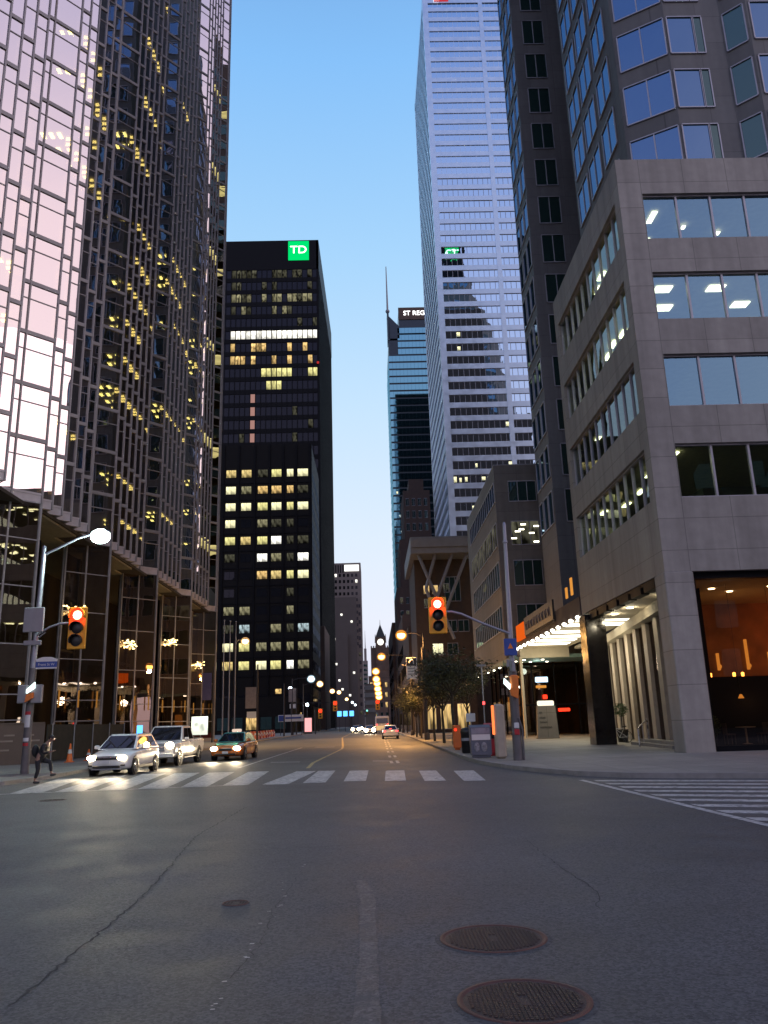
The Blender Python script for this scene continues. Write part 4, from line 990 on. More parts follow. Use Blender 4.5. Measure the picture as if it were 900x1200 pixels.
for i in range(6):
    for k in range(4): opening(HB,(-1+i*3,cy_-1),(.4+i*3,cy_-1),5+k*6,8.2+k*6,1,G['warmwin'] if R.random()<.5 else M['window_d'])
# slim towers far behind the hall, white terrace block
SB = thing('slim_tower', 'slim pale tower far behind the clock tower', 'tower')
b = MB(); b.box(1.0,4.6,640,648,0,58); b.build('wall', M['fascia'], SB)
for k in range(14): b = MB(); b.box(1.4,4.2,639.85,639.95,6+k*3.6,7.8+k*3.6); b.build('window_band', M['window_d'], SB)
SB = thing('terrace_block', 'low white terraced block below the clock tower', 'office block')
for k in range(4):
    b = MB(); b.box(-4.2,1.8,470,480,8+k*4.2,10.4+k*4.2); b.build('balcony', M['fascia'], SB)
b = MB(); b.box(-4,1.6,470.5,480,0,24); b.build('wall', M['grey_tall'], SB)
SB = thing('needle_tower', 'thin distant tower with spire beside the grey concrete tower', 'tower')
b = MB(); b.box(-8,-3.5,800,806,0,62); b.box(-7,-4.5,801,805,62,74); b.tube([(-5.7,803,74),(-5.7,803,92)],.5,6,r2=.1); b.build('wall', M['grey_tall'], SB)
for k in range(12): b = MB(); b.box(-7.6,-3.9,799.85,799.95,8+k*4.4,10+k*4.4); b.build('window_band', M['window_d'], SB)
# right side street wall beyond the pavilion
for (ya,yb,xa,h,lb) in ((140,166,6.6,18,'low brown shop row behind the street trees'),(170,205,6.8,24,'dark brown shop block beyond the low shop row'),(266,330,7.2,34,'dark block beyond the brown stepped tower')):
    SB = thing('shop_block', lb, 'shop block')
    b = MB(); b.box(xa,22,ya,yb,0,h); b.build('wall', M['brown'] if ya < 150 else M['brown_d'], SB)
    for i in range(int((yb-ya)//5)):
        for k in range(int(h//5)):
            opening(SB,(xa,ya+i*5+4),(xa,ya+i*5+1.2),1.2+k*4.6,3.8+k*4.6,2,G['warmwin'] if k == 0 or R.random()<.2 else M['window_d'],fm='black')
    for i in range(3):
        for k in range(int(h//5)): opening(SB,(xa+1+i*4,ya),(xa+3.4+i*4,ya),1.2+k*4.6,3.8+k*4.6,2,G['warmwin'] if k == 0 else M['window_d'],fm='black')
SB = thing('dark_hall', 'low dark ground floor block behind the red barriers', 'shop block')
b = MB(); b.box(-60,-20,206,229,0,9); b.build('wall', M['black_flat'], SB)
for i in range(7): opening(SB,(-46+i*3.6,206),(-43.2+i*3.6,206),1.0,4.2,2,G['warmwin'] if i in (1,4) else M['window_d'],fm='black')
SB = thing('dark_tower', 'dark office tower behind the grey stone block, seen mostly as a reflection', 'tower')
b = MB(); b.box(30,46,90,122.2,0,156); b.box(30,62,90,122,0,112); b.build('wall', M['brown_d'], SB)
for k in range(34):
    b = MB(); b.box(29.9,29.98,90.6,121.6,6+k*4.2,8.2+k*4.2); b.build('window_band', G['yel'] if k%5==2 else M['window_d'], SB)
# hotel behind the camera: only its reflection is seen
SB = thing('stone_hotel', 'dark stone hotel seen only as a reflection in the corner block windows', 'hotel')
b = MB(); b.box(20,120,-75,-30,0,38); b.build('wall', M['brown_d'], SB)
for i in range(14):
    for k in range(5): 
        b = MB(); b.box(24+i*6.5,26.4+i*6.5,-29.98,-29.9,6+k*6,9.2+k*6); b.build('window', M['window_d'], SB)

# ------------------------------------------------------------------ vehicles
def loft(st, half, m=0):
    """body shell: rings of points along y"""
    b = MB(); V=[]; n=None
    for s in st:
        h = half(*s); ring = [(x,s[0],z) for x,z in h]+[(-x,s[0],z) for x,z in h[-2:0:-1]]; n=len(ring); V+=ring
    k=len(st); F=[]
    for i in range(k-1):
        for j in range(n): F.append((i*n+j,i*n+(j+1)%n,(i+1)*n+(j+1)%n,(i+1)*n+j))
    F.append(tuple(range(n-1,-1,-1))); F.append(tuple((k-1)*n+j for j in range(n)))
    b.mesh(V,F,m,True); return b
def bilin(q,u,v,off=0):
    a=[Vector(p) for p in q]; nrm=(a[1]-a[0]).cross(a[3]-a[0]).normalized()
    return (a[0].lerp(a[1],u)).lerp(a[3].lerp(a[2],u),v)+nrm*off
def pane(q, name, m, par, i=.07, j=.1, off=.012):
    b = MB(); b.face([bilin(q,i,j,off),bilin(q,1-i,j,off),bilin(q,1-i,1-j*.8,off),bilin(q,i,1-j*.8,off)]); return b.build(name,m,par)
def car(name, label, cat, loc, rz, spec, group='cars waiting and driving on the street'):
    t = thing(name, label, cat, group, loc, rz)
    P = spec['paint']; W = spec['w']; cab = spec['cab']
    def half(y,hw,zb,zs,zt): return [(0,zb),(hw*.90,zb),(hw*.985,zb+.10),(hw,zb+(zs-zb)*.55),(hw*.985,zs-.06),(hw*.93,zs),(hw*.62,zt),(0,zt+.012)]
    o = loft(spec['st'], half).build('body', P, t, merge=True)
    md = o.modifiers.new('round','SUBSURF'); md.levels = 1; md.render_levels = 2
    # cabin
    y0,y1,hb,zb = cab['base']; u0,u1,ht,zt = cab['roof']
    B4=[(-hb,y0,zb),(hb,y0,zb),(hb,y1,zb),(-hb,y1,zb)]; T4=[(-ht,u0,zt),(ht,u0,zt),(ht,u1,zt),(-ht,u1,zt)]
    b = MB(); b.hexa(B4,T4); cm=.05
    C5=[(x*.86,y+(cm if y<(u0+u1)/2 else -cm)*2.5,zt+.045) for x,y,_ in T4]; b.hexa(T4,C5)
    cb = b.build('cabin', spec.get('roofpaint',P), t, merge=True)
    bv = cb.modifiers.new('soft','BEVEL'); bv.width=.035; bv.segments=2; bv.limit_method='ANGLE'; bv.angle_limit=math.radians(20)
    G_ = M['car_glass']
    pane([B4[0],B4[1],T4[1],T4[0]],'windscreen',G_,t,.05,.06)
    pane([B4[2],B4[3],T4[3],T4[2]],'rear_window',G_,t,.07,.12)
    for s in (1,-1):
        q = [B4[1],B4[2],T4[2],T4[1]] if s > 0 else [B4[3],B4[0],T4[0],T4[3]]
        cuts = cab.get('cuts',(.06,.36,.64,.92))
        for a,c in zip(cuts,cuts[1:]):
            if s < 0: a,c = 1-c,1-a
            g = MB(); g.face([bilin(q,a+.012,.10,.012),bilin(q,c-.012,.10,.012),bilin(q,c-.012,.88,.012),bilin(q,a+.012,.88,.012)]); g.build('side_window',G_,t)
        mb = MB(); mb.bbox(s*hb*1.02 if s>0 else -hb*1.02-.22, s*hb*1.02+.22 if s>0 else -hb*1.02, y0+.28,y0+.40,zb+.02,zb+.17,c=.03); mb.build('mirror', P, t)
        for wy in spec['wheels']:
            r = spec['r']; xw = W/2-.11 if s > 0 else -W/2+.11
            b = MB(); pr=[(r*.62,.11*s),(r*.92,.115*s),(r,.07*s),(r,-.1*s),(r*.6,-.1*s)]
            b.lathe((xw,wy,r),pr,24,axis='x'); wh = b.build('wheel',M['rubber'],t)
            b = MB(); b.lathe((xw,wy,r),[(.001,.085*s),(r*.16,.09*s),(r*.2,.06*s),(r*.56,.05*s),(r*.64,.108*s)],20,axis='x')
            for k in range(5):
                a=2*PI*k/5; b.tube([(xw+.085*s,wy+math.cos(a)*r*.1,r+math.sin(a)*r*.1),(xw+.095*s,wy+math.cos(a)*r*.6,r+math.sin(a)*r*.6)],.035,5)
            b.build('rim',M['rim'],wh)
            b = MB(); b.lathe((s*(W/2-.012),wy,r*1.02),[(r*1.02,.012*s),(r*1.17,.014*s),(r*1.2,0)],24,axis='x'); b.lathe((s*(W/2-.012),wy,r*1.02),[(.001,.004*s),(r*1.05,.006*s)],20,axis='x'); b.build('wheel_arch',M['blk'],t)
    for (x,y,z,rx,rz2,gm,nm) in spec['lights']:
        b = MB(); b.ball((x,y,z),rx,.05,rz2,14,8); b.build(nm,gm,t)
    for (nm,x0,x1,y0,y1,z0,z1,m) in spec['boxes']: small_box(nm,x0,x1,y0,y1,z0,z1,m,t)
    for L_ in spec.get('beam',()):
        lamp('SPOT','headlight_beam',L_[0],L_[2],(1,.80,.52),.08,t,aim=L_[1],spot=math.radians(62),blend=.9)
    return t
def plate(y,z): return ('number_plate',-.16,.16,y-.02,y+.02,z-.06,z+.06,M['white'])
suv = dict(paint=M['car_w'],w=1.78,r=.335,wheels=(.85,3.46),
    st=[(0,.60,.40,.60,.70),(.06,.76,.27,.66,.80),(.30,.86,.22,.76,.90),(.7,.885,.21,.86,.98),(1.2,.89,.2,.93,1.04),(2.2,.89,.2,.97,1.02),(3.5,.89,.22,1.0,1.02),(4.1,.85,.28,.98,1.02),(4.28,.72,.42,.9,.94)],
    cab=dict(base=(1.02,4.12,.80,.99),roof=(1.85,3.72,.60,1.54)),
    lights=[(-.60,.035,.70,.20,.10,G['head'],'headlight'),(.60,.035,.70,.20,.10,G['head'],'headlight'),(-.62,4.22,.85,.14,.12,M['red'],'tail_light'),(.62,4.22,.85,.14,.12,M['red'],'tail_light')],
    boxes=[('grille',-.44,.44,-.035,.05,.62,.76,M['blk']),('grille_bar',-.40,.40,-.05,-.02,.70,.74,M['chrome']),('bumper_intake',-.55,.55,-.02,.08,.30,.40,M['blk']),('lower_lip',-.6,.6,-.01,.05,.24,.29,M['grey']),plate(-.045,.52),('fog_lamp',-.74,-.56,.01,.09,.37,.44,M['blk']),('fog_lamp',.56,.74,.01,.09,.37,.44,M['blk']),('roof_rail',-.60,-.56,2.0,3.6,1.56,1.60,M['grey']),('roof_rail',.56,.60,2.0,3.6,1.56,1.60,M['grey']),('door_handle',.885,.905,2.1,2.28,.90,.93,M['chrome']),('door_handle',.885,.905,3.0,3.18,.90,.93,M['chrome']),('side_cladding',.875,.895,1.25,3.05,.24,.36,M['blk']),('side_cladding',-.895,-.875,1.25,3.05,.24,.36,M['blk'])],
    beam=[((-.62,-.15,.70),(-.5,-11,-.2),520),((.62,-.15,.70),(.7,-11,-.2),520)])
car('parked_car','white crossover first in the queue with headlights on by the zebra','car',(-10.62,33.3,0),math.radians(-3),suv)
pick = dict(paint=M['car_p'],w=2.0,r=.40,wheels=(.95,4.5),
    st=[(0,.80,.55,.85,1.0),(.05,.90,.42,.95,1.1),(.3,.97,.36,1.05,1.18),(1.0,.99,.36,1.10,1.22),(1.6,1.0,.36,1.14,1.2),(3.4,1.0,.36,1.17,1.2),(3.6,1.0,.38,1.22,1.25),(5.5,1.0,.42,1.24,1.26),(5.75,.96,.5,1.22,1.25)],
    cab=dict(base=(1.45,3.7,.93,1.16),roof=(2.1,3.45,.76,1.86),cuts=(.10,.52,.93)),
    lights=[(-.75,.02,.98,.19,.16,G['head'],'headlight'),(.75,.02,.98,.19,.16,G['head'],'headlight'),(.72,-.02,.55,.09,.08,G['head'],'fog_lamp'),(-.72,-.02,.55,.09,.08,G['head'],'fog_lamp')],
    boxes=[('grille',-.52,.52,-.045,.04,.72,1.08,M['grey']),('grille_bar',-.5,.5,-.06,-.03,.88,.93,M['chrome']),('bumper',-.95,.95,-.10,.08,.42,.64,M['car_p']),plate(-.11,.52),('bed_liner',-.88,.88,3.8,5.65,1.22,1.27,M['blk']),('door_handle',.995,1.015,2.6,2.8,1.05,1.09,M['chrome']),('sill_step',.96,1.04,1.6,3.8,.34,.40,M['blk'])],
    beam=[((-.75,-.2,.95),(-.6,-13,-.2),420),((.75,-.2,.95),(.8,-13,-.2),420)])
car('pickup_truck','pearl white pickup truck waiting between the white crossover and the taxi','pickup',(-10.55,40.2,0),math.radians(-3),pick)
taxi = dict(paint=M['car_or'],roofpaint=M['car_teal'],w=1.82,r=.33,wheels=(.9,3.65),
    st=[(0,.60,.38,.58,.64),(.06,.78,.26,.64,.72),(.35,.88,.2,.74,.84),(1.15,.905,.19,.87,.96),(1.7,.91,.19,.92,.97),(3.3,.91,.2,.96,.98),(4.3,.87,.26,.96,1.0),(4.7,.80,.34,.92,.98),(4.8,.68,.44,.84,.88)],
    cab=dict(base=(1.2,4.15,.80,.95),roof=(2.05,3.55,.60,1.42)),
    lights=[(-.62,.035,.63,.20,.115,G['head'],'headlight'),(.62,.035,.63,.20,.115,G['head'],'headlight')],
    boxes=[('grille',-.36,.36,-.03,.05,.52,.64,M['blk']),('bonnet',-.58,.58,.34,1.16,.80,.93,M['car_teal']),('bumper_intake',-.55,.55,-.02,.06,.29,.38,M['blk']),plate(-.035,.43),('roof_sign',-.26,.26,2.5,2.75,1.47,1.64,glow('taxi_sign',(1,.75,.60),.9)),('door_handle',.905,.925,2.2,2.4,.86,.89,M['chrome'])],
    beam=[((-.64,-.15,.64),(-.5,-12,-.2),560),((.64,-.15,.64),(.7,-12,-.2),560)])
car('taxi','green and orange taxi with lit roof sign waiting behind the pickup','taxi',(-8.0,45.0,0),math.radians(-4),taxi)
sedan = dict(paint=M['car_w'],w=1.84,r=.33,wheels=(.9,3.65),st=taxi['st'],cab=taxi['cab'],
    lights=[(-.68,4.76,.84,.17,.09,G['tail'],'tail_light'),(.68,4.76,.84,.17,.09,G['tail'],'tail_light'),(0,4.0,1.10,.14,.04,G['tail'],'brake_light')],
    boxes=[('boot_lid',-.62,.62,4.2,4.76,.90,.99,M['car_w']),('number_plate',-.2,.2,4.80,4.84,.62,.74,M['white']),('bumper',-.84,.84,4.74,4.86,.36,.52,M['car_w'])])
car('driving_car','white saloon seen from behind with red brake lights','car',(1.95,96.6,0),PI,sedan)
# far traffic: bus, oncoming lights
t = thing('city_bus','white city bus seen from behind beyond the saloon','bus',None,(1.7,150,0))
b = MB(); b.bbox(-1.25,1.25,0,11.5,.35,3.0,c=.12); b.build('body',M['car_p'],t)
b = MB(); b.box(-1.05,1.05,-.03,.0,1.7,2.6); b.build('rear_window',M['car_glass'],t)
b = MB(); b.box(-1.1,1.1,-.04,.0,.5,1.3); b.build('engine_cover',glow('lit_bus_back',(1,.62,.28),.8),t)  # no lamp: the cover's own glow stands in for light on it
for x in (-1,1): small_box('tail_light',x-.12,x+.12,-.05,0,1.35,1.6,G['tail'],t)
for x in (-1.05,1.05):
    for y in (2.5,9): 
        b = MB(); b.lathe((x,y,.5),[(.001,.14),(.3,.14),(.5,.1),(.5,-.1),(.001,-.1)],16,axis='x'); b.build('wheel',M['rubber'],t)
far = dict(taxi); far['paint']=M['grey']; far['beam']=(); far['roofpaint']=M['grey']
far['boxes']=[x for x in taxi['boxes'] if x[0] not in ('roof_sign','bonnet')]
for x,y,s,lb in ((-.55,138,0,'dark oncoming car with dazzling headlights beside the bus'),(-3.6,172,0,'dark oncoming car second from the front, headlights on'),(-3.4,205,0,'dark oncoming car third from the front, headlights on'),(-.6,250,0,'dark oncoming car far up the street, headlights on')):
    c = car('oncoming_car',lb,'car',(x,y,0),s,far)
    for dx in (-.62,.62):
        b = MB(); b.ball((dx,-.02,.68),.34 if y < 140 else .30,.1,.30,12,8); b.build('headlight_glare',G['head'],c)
    lamp('SPOT','headlight_beam',(x,y-.3,.7),500,(1,.8,.52),.1,aim=(x,y-16,0),spot=math.radians(60),blend=.9)

# ------------------------------------------------------------------ signals, poles, lamps
def signal_head(t, x, y, z, w=.75, h=1.6, on=True):
    b = MB(); b.bbox(x-w/2,x+w/2,y,y+.10,z-h/2,z+h/2,c=.035); b.bbox(x-.2,x+.2,y+.08,y+.34,z-h*.42,z+h*.42,c=.03)
    hd = b.build('signal_head',M['sig_y'],t)
    for k,(dz,m) in enumerate(((h*.30,G['red']),(0,M['blk']),(-h*.30,M['blk']))):
        zz = z+dz; rr = h*(.165 if k == 0 else .135)  # lit lens oversized, its bloom is built into the size
        b = MB(); b.lathe((x,y-.01,zz),[(.001,-.05),(rr*.6,-.045),(rr,-.01)],18,axis='y')
        if k == 0: b.ball((x,y-.05,zz),rr*.66,.02,rr*.66,12,6,1)
        b.build('lens',[m,G['redhot']],hd)
        b = MB(); n=14; V=[]; F=[]
        for i in range(n+1):
            a = PI*i/n*1.25-PI*.125
            for yy,s_ in ((y,1.1),(y-.24,1.1),(y-.24,1.02),(y,1.02)): V.append((x+math.cos(a)*rr*s_,yy,zz+math.sin(a)*rr*s_))
        for i in range(n):
            for q in range(4): F.append((i*4+q,i*4+(q+1)%4,(i+1)*4+(q+1)%4,(i+1)*4+q))
        b.mesh(V,F,0,True); b.build('visor',M['sig_y'] if k == 0 else M['blk'],hd)
    lamp('POINT','red_glow',(x,y-.35,z+h*.30),22,(1,.05,.02),.1,hd)
    return hd
t = thing('signal_pole','grey pole with lit street lamp and red signal by the brown hoarding','traffic signal')
px,py = -14.35,34.6
b = MB(); b.tube([(px,py,.1),(px,py,4.4)],.17,14,r2=.15); b.build('pole_base',M['concrete_pole'],t)
b = MB(); b.tube([(px,py,4.4),(px+.08,py,9.6)],.125,12,r2=.09); b.lathe((px+.08,py,9.6),[(.10,0),(.06,.1),(.001,.13)],10); b.build('pole',M['pole'],t)
b = MB(); b.tube([(px+.08,py,9.3),(-13.6,py,9.62),(-12.8,py,10.02),(-12.15,py,10.2)],.055,8,r2=.045); b.build('lamp_arm',M['pole'],t)
b = MB(); b.ball((-11.85,py,10.28),.42,.2,.11); lh = b.build('lamp_head',M['pole'],t)
b = MB(); b.ball((-11.85,py,10.08),.44,.34,.33); b.build('lamp_bowl',G['white_lamp'],lh); lamp('POINT','street_light',(-11.85,py,9.6),1100,(.75,1,.92),.2,lh)  # bowl swollen to take in the halo of the lamp
b = MB(); b.tube([(px+.02,py-.05,5.75),(-13.75,py-.1,6.1),(-13.3,py-.15,6.24),(-12.85,py-.15,6.26)],.045,8); b.tube([(px+.02,py,5.6),(-13.9,py-.08,5.9)],.03,6); b.build('signal_arm',M['pole'],t)
signal_head(t,-12.5,py-.3,6.02,.78,1.8)
small_box('control_box',px-.45,px+.40,py-.30,py-.18,5.9,6.95,M['grey'],t); small_box('bracket_box',px-.4,px+.35,py-.24,py-.14,5.35,5.55,M['grey'],t)
small_box('street_name_sign',px+.13,px+1.02,py-.06,py-.02,4.42,4.66,M['blue'],t)
b = MB(); b.prism([(px+.13,py-.065),(px+1.02,py-.065),(px+1.02,py-.015),(px+.13,py-.015)],4.66,4.76); b.mesh([(px+.13,py-.065,4.76),(px+1.02,py-.065,4.76),(px+1.02,py-.015,4.76),(px+.13,py-.015,4.76),(px+.4,py-.065,4.85),(px+.75,py-.065,4.85),(px+.75,py-.015,4.85),(px+.4,py-.015,4.85)],[(0,1,5,4),(3,7,6,2),(4,5,6,7),(0,4,7,3),(1,2,6,5)]); b.box(px+.13,px+1.02,py-.065,py-.015,4.36,4.42); b.build('sign_border',M['white'],t)
text('sign_letters','Front St W',.15,(px+.575,py-.068,4.535),(PI/2,0,0),M['white'],t,ext=.002)
b = MB(); b.bbox(px-.42,px-.02,py-.36,py-.14,2.95,3.7,c=.03); b.bbox(px+.12,px+.58,py-.32,py-.14,2.95,3.7,c=.03); b.build('pedestrian_signal',M['grey'],t)
b = MB(); b.hexa([(px-.02,py-.45,3.35),(px+.30,py-.40,3.55),(px+.30,py-.30,3.55),(px-.02,py-.3,3.35)],[(px-.02,py-.45,3.50),(px+.28,py-.40,3.80),(px+.28,py-.30,3.80),(px-.02,py-.3,3.50)]); b.build('walk_lens',G['walk'],t)
b = MB(); b.hexa([(px-.06,py-.44,2.98),(px+.26,py-.44,3.16),(px+.26,py-.3,3.16),(px-.06,py-.3,2.98)],[(px-.02,py-.44,3.30),(px+.26,py-.44,3.38),(px+.26,py-.3,3.38),(px-.02,py-.3,3.30)]); b.build('visor',M['sig_o'],t)
for z0,z1,m in ((1.98,2.48,'white'),(2.49,2.62,'red'),(1.42,1.56,'white'),(1.24,1.36,'red')):
    b = MB(); n=8; V=[]; F=[]; r_=.176
    for i in range(n+1):
        a=-PI*.72+PI*.44*i/n; V+=[(px+math.cos(a)*r_,py+math.sin(a)*r_,z0),(px+math.cos(a)*r_,py+math.sin(a)*r_,z1)]
    for i in range(n): F.append((2*i,2*i+2,2*i+3,2*i+1))
    b.mesh(V,F,0,True); b.build('notice',M[m],t)

t = thing('signal_pole','grey pole with red signal on curved arm, blue sign and orange push button housing','traffic signal')
px,py = 5.7,32.9
b = MB(); b.tube([(px,py,.1),(px+.02,py,3.6)],.185,14,r2=.17); b.build('pole_base',M['concrete_pole'],t)
b = MB(); b.tube([(px+.02,py,3.6),(px+.1,py,9.7)],.115,12,r2=.075); b.lathe((px+.1,py,9.7),[(.08,0),(.05,.12),(.001,.14)],10); b.lathe((px+.09,py,8.9),[(.09,0),(.11,.02),(.11,.1),(.09,.12)],10); b.build('pole',M['pole'],t)
b = MB(); b.tube([(px,py-.05,5.1),(4.6,py-.1,5.55),(3.75,py-.15,5.95),(3.35,py-.18,6.05),(3.0,py-.18,6.05)],.05,8); b.build('signal_arm',M['pole'],t)
signal_head(t,2.76,py-.35,5.9,.74,1.50)
small_box('blue_sign',5.40,5.92,py-.26,py-.22,4.2,4.88,M['blue'],t)
b = MB(); b.mesh([(5.55,py-.265,4.48),(5.77,py-.265,4.48),(5.66,py-.265,4.70)],[(0,1,2)]); b.build('sign_triangle',M['sig_o'],t)
b = MB(); b.bbox(5.46,5.56,py-.3,py-.1,3.75,4.05,c=.02); b.bbox(5.66,5.80,py-.3,py-.12,3.55,4.0,c=.02); b.build('bracket',M['grey'],t)
b = MB(); b.bbox(5.55,5.86,py-.42,py-.16,2.85,3.42,c=.05); b.hexa([(5.55,py-.4,2.62),(5.8,py-.4,2.5),(5.8,py-.2,2.5),(5.55,py-.2,2.62)],[(5.5,py-.42,2.9),(5.86,py-.42,2.9),(5.86,py-.18,2.9),(5.5,py-.18,2.9)]); b.build('pedestrian_signal',M['sig_o'],t)
b = MB(); b.hexa([(5.28,py-.44,3.10),(5.50,py-.44,2.85),(5.50,py-.25,2.85),(5.28,py-.25,3.10)],[(5.30,py-.44,3.30),(5.54,py-.44,3.05),(5.54,py-.25,3.05),(5.30,py-.25,3.30)]); b.build('walk_lens',G['walk'],t)
b = MB(); b.tube([(5.92,py-.05,.12),(5.93,py-.1,1.3),(5.80,py-.16,1.75)],.045,7); b.build('cable_guard',M['concrete_pole'],t)
for z0,m in ((1.35,'white'),(1.10,'red')):
    b = MB(); b.bbox(5.6,5.8,py-.2,py-.16,z0,z0+.22,c=.02); b.build('push_button' if m == 'red' else 'notice',M[m],t)

def street_lamp(label, x, y, z, px_, m, energy, col, group, banner=None, r=.28, cls='street lamp', base=0):
    t = thing('street_lamp', label, cls, group)
    b = MB(); b.tube([(px_,y,base),(px_,y,z+.15)],.13,8,r2=.075); b.lathe((px_,y,base),[(.24,0),(.24,.5),(.13,.65)],10); b.build('pole',M['pole_dark'],t)
    if abs(px_-x) > .4:
        b = MB(); b.tube([(px_,y,z-.2),((px_*2+x)/3,y,z+.18),(x,y,z+.22)],.05,6); b.build('arm',M['pole_dark'],t)
    b = MB(); b.ball((x,y,z+.2),r*1.1,r*.9,.12,10,5); b.build('lamp_head',M['pole_dark'],t)
    b = MB(); b.ball((x,y,z),r,r,r*.85,12,8); b.build('lamp_globe',m,t)
    fk = next((k for k in HALO if G[k] is m), None)
    if fk: b = MB(); b.ball((x,y,z),r*1.42,r*1.42,r*1.3,14,9); b.build('halo_shell',HALO[fk],t)  # added glowing shell standing in for the lamp's halo, not a lamp part
    if energy: (lamp('SPOT','street_light',(x,y,z-.5),energy*2.4,col,.25,t,aim=(x,y,0),spot=math.radians(150),blend=.5), lamp('POINT','street_light',(x,y,z-.55),energy*.55,col,.25,t))
    if banner:
        b = MB(); b.box(px_-.9,px_-.14,y-.02,y+.02,banner,banner+2.1); b.build('banner',M['canvas'],t)
    return t
AMB=(1,.48,.13); WRM=(1,.66,.32)
gl = 'street lamps along the left kerb'
LL = [(-13.7,88,10.8,'warm_lamp',1500,'street lamp with warm globe by the flagpoles',None),(-11.3,152,10.1,'cool_lamp',0,'street lamp with white globe before the brown block',None),(-11.2,176,10.3,'warm_lamp',900,'second warm street lamp along the left kerb',None),
      (-11.0,226,10.7,'warm_lamp',900,'third warm street lamp along the left kerb',None),(-10.6,262,11.7,'warm_lamp',0,'fourth warm street lamp along the left kerb',None),(-10.3,330,11.5,'warm_lamp',0,'fifth warm street lamp along the left kerb',None),(-9.8,402,12,'cool_lamp',0,'white street lamp far up the left kerb, nearer one',None),(-9.5,455,12,'cool_lamp',0,'white street lamp far up the left kerb, farther one',None)]
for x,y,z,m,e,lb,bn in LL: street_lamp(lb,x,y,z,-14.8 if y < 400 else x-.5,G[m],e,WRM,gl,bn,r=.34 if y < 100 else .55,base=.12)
t = thing('twin_street_lamp','two white globe lamps on one post beside the black office block','street lamp')
b = MB(); b.tube([(-15.6,160,.1),(-15.6,160,8.6)],.1,8); b.build('pole',M['pole_dark'],t)
for dx,dz in ((-.4,.2),(.25,-.1)):
    b = MB(); b.ball((-15.6+dx,160,8.6+dz),.34,.34,.34,10,6); b.build('lamp_globe',G['cool_lamp'],t)
t = thing('street_lamp','small white globe lamp low on a post beyond the twin globes','street lamp')
b = MB(); b.tube([(-13.9,175,.1),(-13.9,175,5.9)],.09,6); b.build('pole',M['pole_dark'],t); b = MB(); b.ball((-13.9,175,6.0),.32,.32,.32,10,6); b.build('lamp_globe',G['cool_lamp'],t)
gr_ = 'amber lamps along the right kerb'
for x,y,z,e,lb in ((2.85,75,9.6,4200,'amber street lamp hanging over the street above the trees, nearest'),(1.3,103,9.9,4200,'second amber street lamp over the street'),(.7,134,10.0,3500,'third amber street lamp over the street'),(.85,152,9.7,0,'fourth amber street lamp over the street'),(1.1,170,9.8,2500,'fifth amber street lamp over the street'),(1.35,192,9.6,0,'sixth amber street lamp over the street'),(1.7,220,9.6,900,'seventh amber street lamp over the street'),(2.1,256,9.7,0,'eighth amber street lamp over the street')):
    street_lamp(lb,x,y,z,4.9,G['amber_lamp'],e,AMB,gr_,r=.38+max(0,y-100)*.0030,base=.13)  # globes and halo shells swell with distance to build up the street-end glare
# dark banner posts on the left pavement
for x,y,h,bz,lb in ((-14.4,103,9.4,4.0,'slim dark post with grey banner behind the taxi'),(-14.6,136,8.6,None,'slim dark post left of the white road sign'),(-14.6,158,8.8,6.2,'slim dark post with pale banner beside the warm lamps')):
    t = thing('banner_post',lb,'post')
    b = MB(); b.tube([(x,y,.12),(x,y,h)],.13,8,r2=.09); b.build('post',M['pole_dark'],t)
    if bz:
        b = MB(); b.box(x-1.5,x-.14,y-.03,y+.03,bz,bz+2.6); b.build('banner',M['canvas'],t)
        b = MB(); b.box(x-1.3,x-.14,y-.03,y+.03,bz-1.2,bz-.4); b.build('plate',M['white'],t)
for i,(x,y) in enumerate(((-15.1,83),(-14.75,84.5),(-14.4,86))):
    t = tag((lambda b: (b.tube([(x,y,.13),(x,y,12.4+i*.1)],.085,8,r2=.045), b.ball((x,y,12.5+i*.1),.09,.09,.09,8,5), b.build('flagpole',M['pole'],None))[-1])(MB()),('leftmost','middle','rightmost')[i]+' of three bare grey flagpoles behind the taxi','flagpole','flagpoles behind the taxi')
t = thing('shop_banner_post','post with dark blue banner at the end of the gold tower','post')
b = MB(); b.tube([(-19.0,98,.13),(-19.0,98,9)],.09,8); b.build('post',M['pole_dark'],t); b = MB(); b.box(-20.3,-19.2,97.97,98.03,5.0,8.2); b.build('banner',M['canvas_b'],t)
# far signals
def far_signal(lb, x, y, z, px_, m=None, ps=None):
    t = thing('traffic_signal',lb,'traffic signal','far traffic signals')
    b = MB(); b.tube([(px_,y+.3,.1),(px_,y+.3,z+.8)],.12,8); b.build('pole',M['pole_dark'],t)
    if abs(px_-x) > .5: b = MB(); b.tube([(px_,y+.3,z+.5),(x,y+.3,z+.5)],.05,6); b.build('arm',M['pole_dark'],t)
    b = MB(); b.bbox(x-.4,x+.4,y,y+.3,z-1.1,z+.75,c=.05); b.build('signal_head',M['sig_y'],t)
    b = MB(); b.ball((x,y-.03,z+.32),.34,.1,.34,12,6); b.build('lens',m or G['red'],t)  # lit lens enlarged for its glow
    for k in (0,1): b = MB(); b.ball((x,y-.02,z-.22-k*.5),.18,.04,.18,10,5); b.build('lens',M['blk'],t)
far_signal('red signal on the left side of the next crossing',-6.8,150,5.2,-14.8); far_signal('red signal on a low post left of the next crossing',-9.9,156,4.0,-10.9); far_signal('red signal over the right lane by the bus',.95,150,5.2,4.9)
far_signal('green lit signal far up the street',-2.2,330,6.5,-3.4,G['teal'])
